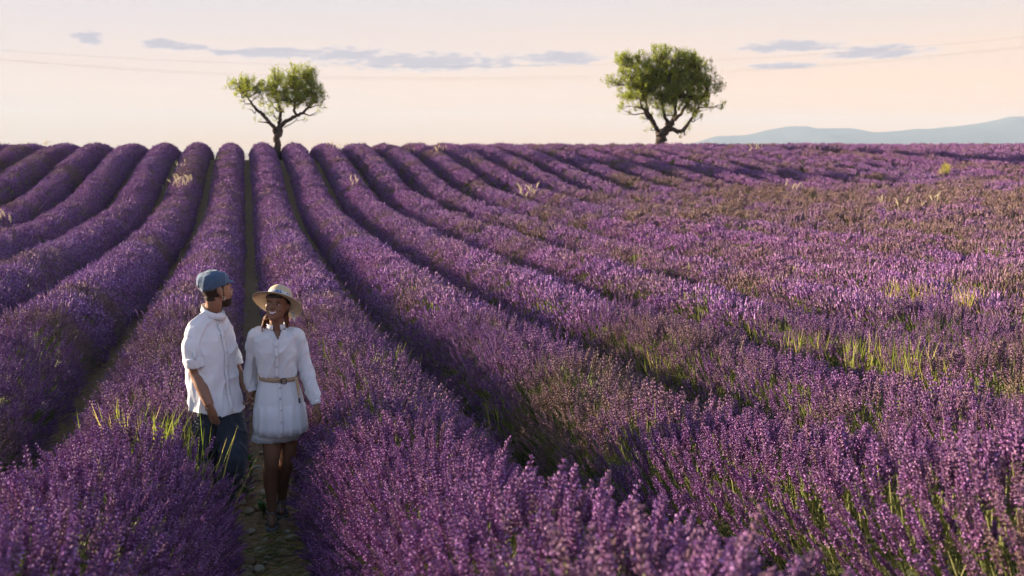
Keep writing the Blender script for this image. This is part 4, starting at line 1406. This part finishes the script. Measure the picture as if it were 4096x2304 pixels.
# ---- the woman
def build_woman():
    P = Person(1105, 'smiling woman in straw sun hat and short white shirt dress with beige belt')
    J, root = P.J, P.root
    yaw = R(16)
    rt = Vector((-math.cos(yaw), -math.sin(yaw), 0)); fr = Vector((math.sin(yaw), -math.cos(yaw), 0))
    body = MB()
    HM = Matrix.Translation(J(1101, 1283, -.02)) @ Matrix.Rotation(R(4), 4, 'Y') @ Matrix.Rotation(R(-13), 4, 'Z') @ Matrix.Rotation(R(14), 4, 'X') @ Matrix.Scale(.93, 4)
    # (head turned and lifted towards the man)
    HM = Matrix.Translation(J(1101, 1283, -.02)) @ Matrix.Rotation(R(4), 4, 'Y') @ Matrix.Rotation(R(-6), 4, 'Z') @ Matrix.Rotation(R(-14), 4, 'X') @ Matrix.Scale(.93, 4)
    HI = HM.inverted()
    head_forms(Xf(body, HM), 1.06, .98)
    nb = J(1106, 1322, .03)
    limb(body, [HM @ Vector((0, .030, .085)), HM @ Vector((0, .025, .02)), nb, nb + Vector((0, .01, -.06))], [.050, .047, .050, .062])
    def T(px, py, hw, hd, ex=2.3, dy=0.02): return hring(J(px, py, dy), hw, hd, yaw, 24, ex)
    loft(body, [T(1104, 1318, .050, .050), T(1102, 1332, .115, .068), T(1101, 1350, .140, .085), T(1103, 1395, .135, .105), T(1106, 1440, .122, .095), T(1111, 1505, .108, .088), T(1116, 1590, .145, .11), T(1118, 1660, .155, .115), T(1118, 1700, .13, .10)])
    kR, kL = J(1086, 1838, -.06), J(1150, 1828, .06)
    aR, aL = J(1088, 2036, -.02), J(1128, 2000, .22)
    limb(body, [J(1085, 1680, .0), J(1088, 1760, -.04), kR, J(1081, 1905, -.02), J(1085, 1980, -.01), aR], [.085, .072, .054, .054, .040, .032])
    limb(body, [J(1150, 1680, .04), J(1152, 1760, .05), kL, J(1134, 1895, .13), J(1130, 1955, .19), aL], [.085, .072, .052, .052, .039, .031])
    # feet on the soles
    def foot(a, yw):
        d = Vector((math.sin(yw), -math.cos(yw), 0)); z0 = .022
        heel = Vector((a.x, a.y, 0)) - d * .05; 
        limb(body, [Vector((heel.x, heel.y, z0 + .03)), Vector((a.x, a.y, z0 + .035)) + d * .02, Vector((a.x, a.y, z0 + .028)) + d * .09, Vector((a.x, a.y, z0 + .012)) + d * .16], [.030, .034, .034, .020])
        limb(body, [a, Vector((a.x, a.y, z0 + .05))], [.033, .034])
    foot(aR, R(12)); foot(aL, R(10))
    shR = J(1020, 1340, .0); shL = J(1186, 1342, .05)
    elR, wrR = J(1006, 1478, .06), J(1012, 1566, .03)
    elL, wrL = J(1226, 1490, .05), J(1265, 1618, -.03)
    limb(body, [shR, J(1012, 1410, .03), elR, J(1006, 1525, .05), wrR], [.046, .042, .036, .032, .024])
    limb(body, [shL, J(1206, 1415, .06), elL, J(1248, 1560, .01), wrL], [.046, .042, .036, .032, .024])
    hand_forms(body, wrR, J(1000, 1640, .045) - wrR, Vector((-1, .0, 0)), .86, .8, -1, .03)
    hand_forms(body, wrL, J(1288, 1690, -.05) - wrL, Vector((-.75, .1, -.3)), .88, .32, -1, .10)
    me = fuse(body, .0045, 3)
    b = link_mesh(me, 'body', [M_skinW], root)
    # face details, all in the head frame
    from mathutils.bvhtree import BVHTree
    bv = BVHTree.FromPolygons([v.co for v in me.vertices], [tuple(p.vertices) for p in me.polygons])
    def face(x, z, lift=0.0):
        o_ = HM @ Vector((x, -.3, z)); d_ = (HM.to_3x3() @ Vector((0, 1, 0))).normalized()
        loc = bv.ray_cast(o_, d_)[0]
        return (loc if loc else HM @ Vector((x, -.09, z))) - d_ * lift
    for s in (-1, 1):
        e = MB()
        rr = [face(s * .031 + x, .116 + .003 * s * 0 + z, .0012) for x, z in ((-.015, -.001), (-.008, .0035), (0, .0050), (.008, .0040), (.015, .0), (.008, -.0035), (0, -.0042), (-.008, -.0035))]
        e.add(rr, [tuple(range(8))]); ew = e.build('eye', [M_eye], b)
        e = MB(); e.add([face(s * .031 + s * .007 + x, .1155 + z, .0022) for x, z in ((-.003, -.002), (.004, -.002), (.004, .002), (-.003, .002))], [(0, 1, 2, 3)]); e.build('eye_white', [M_eyewhite], ew)
        e = MB(); e.tube([face(s * (.014 + .012 * t), .131 + .006 * math.sin(t * 1.25), .001) for t in np.linspace(0, 3, 7)], [.0022, .0028, .003, .003, .0027, .002, .0012], 6)
        e.build('eyebrow', [M_hair], b, True)
    # open smile: lips round a curved row of teeth
    def lipline(k, amp, n=13, lift=.002): return [face(.028 * t, .052 + amp * (1 - t * t) + .011 * t * t + k, lift) for t in np.linspace(-1, 1, n)]
    up, lo_ = lipline(.0025, .0045), lipline(-.0045, -.0085)
    te = MB(); te.add(lipline(.002, .0042, 13, .003) + lipline(-.003, -.006, 13, .003), [(i, i + 1, 14 + i, 13 + i) for i in range(12)])
    t_o = te.build('teeth', [M_teeth], b, True)
    for nm, ln, r in (('upper_lip', up, .0034), ('lower_lip', lo_, .0044)):
        q = MB(); q.tube(ln, [r * (.35 + .65 * math.sin(math.pi * i / 12)) for i in range(13)], 7); q.build(nm, [M_lip], b, True)
    for s in (-1, 1):
        q = MB(); q.octa(face(s * .008, .0815, .0005), (0, -1, 0), .003, .003); q.build('nostril', [M_eye], b)
    # hair: close cap under the hat, strands behind the neck
    hr = MB(); X = Xf(hr, HM)
    rows = [(.030, .060, -.020, .085), (.070, .074, -.004, .098), (.110, .082, .016, .106), (.140, .086, .066, .110), (.165, .086, .093, .112), (.190, .078, .090, .104), (.212, .060, .066, .080), (.230, .03, .03, .04)]
    rings = []
    for z, w, f, bk in rows:
        rings.append([Vector((math.cos(q) * w, (bk - f) / 2 + math.sin(q) * (bk + f) / 2, z)) for q in np.linspace(0, 2 * math.pi, 28, endpoint=False)])
    loft(X, rings)
    mh = fuse(hr, .005, 2); displace(mh, wrinkle(.003, 30, .002, 70, .3))
    hair = link_mesh(mh, 'hair', [M_hair], root)
    st = MB()
    for i in range(46):
        s = -1 if i < 34 else 1
        a0 = HM @ Vector((s * random.uniform(.045, .072), random.uniform(.02, .06), random.uniform(.03, .06)))
        a2 = J(1052 if s < 0 else 1140, 1318, .03) + Vector((random.gauss(0, .014), random.gauss(0, .02), random.gauss(0, .02)))
        mid = (a0 + a2) / 2 + Vector((s * .012, .01, random.gauss(0, .01)))
        st.tube([a0, mid, a2], [.006, .005, .001], 5)
    st.build('loose_strands', [M_hair_sunlit], hair, True)
    # straw hat, pushed back
    HH_ = HM @ Matrix.Translation((0, .018, .158)) @ Matrix.Rotation(R(-24), 4, 'X') @ Matrix.Rotation(R(3), 4, 'Y')
    ht = MB(); X = Xf(ht, HH_)
    prof_ = [(.006, .108), (.040, .104), (.066, .092), (.082, .070), (.090, .040), (.093, .012), (.094, -.004), (.098, -.010)]
    N_ = 60
    rb, zb = .098, -.010
    for i in range(1, 15):
        t = i / 14
        prof_.append((rb + t * .090, zb - .012 * t - .016 * t * t + (.0012 if i % 2 else -.0012)))
    rings = []
    for r, z in prof_:
        rings.append([Vector((math.cos(2 * math.pi * k / N_) * r, math.sin(2 * math.pi * k / N_) * r * 1.04, z + (.010 * math.cos(4 * math.pi * k / N_ + .4) * max(0, (r - .1) / .1)))) for k in range(N_)])
    loft(X, rings, False)
    X.add([Vector((0, 0, .1085))] + [Vector((math.cos(2 * math.pi * k / N_) * .006, math.sin(2 * math.pi * k / N_) * .0062, .108)) for k in range(N_)], [(0, 1 + k, 1 + (k + 1) % N_) for k in range(N_)])
    hat = ht.build('straw_hat', [M_straw()], root, True)
    so = hat.modifiers.new('thickness', 'SOLIDIFY'); so.thickness = .003; so.offset = -1
    # printed scarf round the crown and its bow behind
    hb = MB(); X = Xf(hb, HH_)
    loft(X, [[Vector((math.cos(2 * math.pi * k / N_) * r, math.sin(2 * math.pi * k / N_) * r * 1.04, z)) for k in range(N_)] for z, r in ((-.002, .0975), (.018, .0965), (.034, .0935), (.046, .0900))], False)
    hbo = hb.build('hat_band', [M_scarf()], hat, True)
    so = hbo.modifiers.new('thickness', 'SOLIDIFY'); so.thickness = .002; so.offset = 0
    bw = MB(); X = Xf(bw, HH_)
    for s in (-1, 1):
        X.blade((.02 * s + .05, .098, .01), (.05 + .07 * s, .15, -.07), .045, (0, .0, -.02), 0, 5, side=(.5, .1, .8))
    bo = bw.build('bow', [M_scarf()], hat)
    # dress: bodice and sleeves fused, collar V cut open
    dr = MB()
    def S(px, py, hw, hd, ex=2.4, dy=.02): return hring(J(px, py, dy), hw, hd, yaw, 30, ex)
    loft(dr, [S(1104, 1304, .060, .060, 2), S(1103, 1320, .075, .066, 2), S(1101, 1334, .125, .080), S(1101, 1352, .156, .098), S(1103, 1398, .152, .120), S(1106, 1440, .140, .110), S(1110, 1480, .136, .108), S(1112, 1500, .126, .103), S(1113, 1512, .118, .098)])
    limb(dr, [shR + Vector((.05, 0, .0)), shR + Vector((.0, 0, -.01)), J(1013, 1405, .03), J(1007, 1470, .06), J(1005, 1525, .055), J(1009, 1556, .035)], [.058, .056, .050, .050, .050, .036], 18)
    limb(dr, [shL + Vector((-.05, 0, .0)), shL + Vector((0, 0, -.01)), J(1207, 1412, .06), J(1226, 1485, .05), J(1248, 1562, .01), J(1262, 1606, -.02)], [.058, .056, .050, .050, .052, .036], 18)
    md = fuse(dr, .0065, 4)
    displace(md, wrinkle(.008, 13, .004, 32, .5, 1.7))
    vz = J(1124, 1350).z; vt = J(1104, 1296).z
    def vcut(c):
        q = c - J(1104, 1320, .02)
        if q.dot(fr) < .02: return False
        if c.z < vz: return False
        return abs(q.dot(rt) + .006) < .004 + .042 * (c.z - vz) / (vt - vz)
    cut(md, lambda c: vcut(c) or c.z > J(1104, 1309).z and (c - J(1104, 1309, .02)).length < .075)
    dress = link_mesh(md, 'dress', [M_dress], root)
    dv = BVHTree.FromPolygons([v.co for v in md.vertices], [tuple(p.vertices) for p in md.polygons])
    # skirt: two gathered tiers
    sk = MB()
    def wav(amp, ph, nn=11):
        return lambda a: amp * (math.sin(nn * a + ph) + .5 * math.sin((nn * 2 + 1) * a + ph * 2.1) + .4 * math.sin(3 * a + ph))
    def K(px, py, hw, hd, amp, ph=0.0, dy=.02, nn=11): return hring(J(px, py, dy), hw, hd, yaw, 120, 2.1, wave=wav(amp, ph, nn))
    loft(sk, [K(1113, 1498, .118, .100, .0), K(1113, 1512, .124, .104, .008), K(1114, 1540, .138, .116, .014), K(1116, 1572, .154, .130, .018), K(1118, 1602, .164, .140, .020), K(1118, 1614, .167, .142, .016), K(1118, 1617, .172, .148, .022, .6, .02, 15), K(1120, 1656, .178, .156, .030, .7, .02, 15), K(1121, 1694, .182, .162, .036, .8, .02, 15), K(1122, 1724, .186, .168, .040, .9, .02, 15)], False)
    sko = sk.build('skirt', [M_dress], dress, True)
    so = sko.modifiers.new('thickness', 'SOLIDIFY'); so.thickness = .002; so.offset = 0
    sl = MB()
    loft(sl, [K(1116, 1660, .160, .136, .01, 2), K(1110, 1720, .164, .140, .015, 2.1), K(1100, 1752, .166, .142, .02, 2.2)], False)
    slo = sl.build('slip', [M_slip], root, True)
    so = slo.modifiers.new('thickness', 'SOLIDIFY'); so.thickness = .002; so.offset = 0
    # standing ruffled collar on both sides of the opening
    cl = MB(); v = []
    cc = J(1104, 1303, .02)
    angs = np.linspace(R(-68), R(248), 40)
    for a in angs:
        for dz, r in ((-.022, .070), (.004, .061), (.016, .063 + .003 * math.sin(a * 19))):
            v.append(cc + fr * (-math.sin(a)) * -1 * 0 + (rt * -1) * (math.cos(a) * r) - fr * (math.sin(a) * r) + Vector((0, 0, dz)))
    fcs = [(i * 3 + j, i * 3 + j + 1, i * 3 + j + 4, i * 3 + j + 3) for i in range(len(angs) - 1) for j in range(2)]
    co = mesh_obj('collar', v, fcs, M_dress, dress)
    so = co.modifiers.new('thickness', 'SOLIDIFY'); so.thickness = .003; so.offset = 0
    def onfront(z, along, lift, tree=None, cx=1104):
        c = J(cx, 1450, .02); o_ = Vector((c.x, .02, z)) + rt * along
        loc = dv.ray_cast(o_ + fr * .5, -fr)[0]
        return (loc if loc else o_ + fr * .10) + fr * lift
    # button band from the V to the belt, then on the skirt
    skt = BVHTree.FromPolygons([v_.co for v_ in sko.data.vertices], [tuple(p.vertices) for p in sko.data.polygons])
    def onskirt(z, along, lift):
        c = J(1118, 1600, .02); o_ = Vector((c.x, .02, z)) + rt * along
        loc = skt.ray_cast(o_ + fr * .5, -fr)[0]
        return (loc if loc else o_ + fr * .14) + fr * lift
    for nm, fn, za, zb_, m_ in (('button_band', onfront, vz + .01, J(1112, 1500).z, 12), ('button_band', onskirt, J(1112, 1522).z, J(1118, 1716).z, 16)):
        v = []
        for i in range(m_ + 1):
            z = za + (zb_ - za) * i / m_
            for w in (-.014, .014): v.append(fn(z, w, .004))
        o_ = mesh_obj(nm, v, [(2 * i, 2 * i + 1, 2 * i + 3, 2 * i + 2) for i in range(m_)], M_dress, dress)
        so = o_.modifiers.new('thickness', 'SOLIDIFY'); so.thickness = .003; so.offset = 0
    # lapel edges of the V
    for s in (-1, 1):
        v = []
        for i in range(7):
            t = i / 6; z = vz + (vt - vz - .03) * t
            for w in (0, .016): v.append(onfront(z, .006 * -1 + s * (.006 + .038 * t + w), .005))
        o_ = mesh_obj('lapel', v, [(2 * i, 2 * i + 1, 2 * i + 3, 2 * i + 2) for i in range(6)], M_dress, dress)
        so = o_.modifiers.new('thickness', 'SOLIDIFY'); so.thickness = .003; so.offset = 0
    def button(p):
        q = MB(); q.tube([p - fr * .002, p + fr * .004], .0085, 12); q.build('button', [M_button], dress, True)
    for py in (1376, 1414, 1456, 1494): button(onfront(J(1104, py).z, 0, .006))
    for py in (1538, 1578, 1620, 1666): button(onskirt(J(1118, py).z, 0, .006))
    # cuffs
    for a_, b_, r in ((J(1007, 1550, .037), J(1013, 1566, .03), .034), (J(1260, 1600, -.018), J(1266, 1618, -.03), .034)):
        q = MB(); q.tube([a_, b_], r, 18); q.build('cuff', [M_dress], dress, True)
    # belt with buckle and hanging end
    be = MB()
    loft(be, [hring(J(1113, 1507, .02) + Vector((0, 0, dz)), r, r * .85, yaw, 48, 2.1, (-.045, 0)) for dz, r in ((-.015, .131), (-.008, .134), (.008, .134), (.015, .131))], False)
    bel = be.build('belt', [M_belt], root, True)
    so = bel.modifiers.new('thickness', 'SOLIDIFY'); so.thickness = .004; so.offset = 0
    bp = J(1151, 1509, .02); bc = Vector((bp.x, .02, bp.z)) + Vector((.0, -.122, 0))
    q = MB()
    q.tube([bc + Vector((math.copysign(abs(math.cos(a)) ** .6, math.cos(a)) * .017, 0, math.copysign(abs(math.sin(a)) ** .6, math.sin(a)) * .019)) for a in np.linspace(0, 2 * math.pi, 25)], .0042, 6)
    q.tube([bc + Vector((-.022, .0, .0)), bc + Vector((-.017, 0, 0))], .016, 8)
    q.build('buckle', [M_black], bel, True)
    q = MB(); t0 = J(1186, 1508, -.075)
    q.blade(t0 + Vector((0, -.005, 0)), J(1197, 1600, -.125), .024, (0, 0, 0), 0, 5, side=(1, .4, 0))
    q2 = q.build('belt_end', [M_belt], bel); so = q2.modifiers.new('thickness', 'SOLIDIFY'); so.thickness = .003
    q = MB(); q.tube([J(1197, 1592, -.125), J(1199, 1612, -.127)], [.008, .007], 8); q.build('belt_tip', [M_black], bel, True)
    # sandals
    for a, yw in ((aR, R(12)), (aL, R(10))):
        d = Vector((math.sin(yw), -math.cos(yw), 0)); s_ = Vector((math.cos(yw), math.sin(yw), 0))
        so_ = MB()
        out = [(-.075, .022), (-.05, .032), (.0, .034), (.06, .040), (.12, .042), (.16, .034), (.185, .016)]
        L_ = [d * y + s_ * w for y, w in out] + [d * y - s_ * w for y, w in reversed(out)]
        base = Vector((a.x, a.y, 0))
        v = [base + q + Vector((0, 0, .004)) for q in L_] + [base + q + Vector((0, 0, .022)) for q in L_]
        n = len(L_)
        so_.add(v, [tuple(range(n))[::-1], tuple(range(n, 2 * n))] + [(i, (i + 1) % n, n + (i + 1) % n, n + i) for i in range(n)])
        sand = so_.build('sandal', [M_shoe], root)
        sb = MB()
        sb.tube([base + d * .10 + s_ * .042 + Vector((0, 0, .02)), base + d * .10 + s_ * .025 + Vector((0, 0, .062)), base + d * .10 - s_ * .02 + Vector((0, 0, .062)), base + d * .10 - s_ * .042 + Vector((0, 0, .02))], .010, 8)
        ring = [Vector((a.x, a.y, .088)) + d * math.cos(q) * .040 + s_ * math.sin(q) * .040 for q in np.linspace(0, 2 * math.pi, 15)]
        sb.tube(ring, .006, 6)
        sb.build('strap', [M_shoe], sand, True)
    return P

def M_straw():
    m, n, l = new_mat('straw')
    p, o = principled(n, l, .75, .2)
    tc = n.new('ShaderNodeTexCoord')
    nz = N(n, 'ShaderNodeTexNoise', inp={'Scale': 90.0, 'Detail': 3.0}); l.new(tc.outputs['Object'], nz.inputs['Vector'])
    c = mix_rgb(n, l, nz.outputs[0], (.60, .47, .32), (.74, .61, .44))
    l.new(c, p.inputs['Base Color'])
    b = N(n, 'ShaderNodeBump', inp={'Strength': .5, 'Distance': .002}); l.new(nz.outputs[0], b.inputs['Height']); l.new(b.outputs[0], p.inputs['Normal'])
    t = n.new('ShaderNodeBsdfTranslucent'); l.new(c, t.inputs[0])
    mx = N(n, 'ShaderNodeMixShader', inp={0: .25}); l.new(p.outputs[0], mx.inputs[1]); l.new(t.outputs[0], mx.inputs[2]); l.new(mx.outputs[0], o.inputs[0])
    return m
def M_scarf():
    m, n, l = new_mat('printed_scarf')
    p, o = principled(n, l, .7, .2)
    tc = n.new('ShaderNodeTexCoord')
    v = N(n, 'ShaderNodeTexNoise', inp={'Scale': 34.0, 'Detail': 2.0, 'Distortion': 1.2}); l.new(tc.outputs['Object'], v.inputs['Vector'])
    r = ramp(n, [(.0, (.10, .16, .34)), (.40, (.10, .16, .34)), (.45, (.62, .58, .50)), (.60, (.62, .58, .50)), (.64, (.20, .42, .46)), (.72, (.62, .58, .50))], 'CONSTANT')
    l.new(v.outputs[0], r.inputs[0]); l.new(r.outputs[0], p.inputs['Base Color'])
    return m
WOMAN = build_woman()
bpy.data.scenes.remove(tmp_scene)

# weeds beside the feet
for px, py, h, n, lab in ((1000, 1925, .20, 11, 'leafy green weed growing on the path between the couple'), (1052, 2070, .15, 7, 'low green weed beside the sandal of the woman'), (985, 2010, .16, 9, 'green weed at the edge of the path behind the man')):
    d = 5.0
    while at(px, py, d)[2] > float(ground_z(*at(px, py, d)[:2])) and d < 15: d *= 1.003
    q = at(px, py, d); weed(q[0], q[1], h, n, lab)
# ------------------------------------------------------------------ rows told apart by what grows in them
def name_row(px, py, label):
    p = hit(px, py); k = math.floor(p[0] / SP)
    if k in ROWS and k not in ROW_LABEL:
        ROW_LABEL[k] = label; tag(ROWS[k], label, 'lavender row', 'lavender rows')
name_row(725, 748, 'lavender row carrying the largest feathery white grass clump on its top')
name_row(890, 632, 'lavender row with an olive grass patch on its top near the crest')
name_row(2140, 795, 'lavender row interrupted by a dark gap with a bright feathery grass clump')
name_row(1340, 606, 'lavender row ending at the crest in feathery plumes beside the lopsided tree')
name_row(1655, 624, 'lavender row with a feathery grass clump just below the crest between the trees')
name_row(1420, 748, 'lavender row with a small feathery clump halfway up its slope')
name_row(3780, 700, 'lavender row with the bright yellow flowering weed standing in it')
name_row(3020, 612, 'lavender row with a feathery grass clump on the smooth crest beyond the broad tree')
name_row(3430, 1400, 'faded lavender row with a line of tall yellow green grass tufts')
name_row(3720, 1180, 'brownish lavender row with dry golden grass tufts sticking out')
name_row(20, 905, 'lavender row with a feathery grass clump hanging at its edge')
name_row(1700, 1700, 'lavender row across the dark furrow from the brushed row')
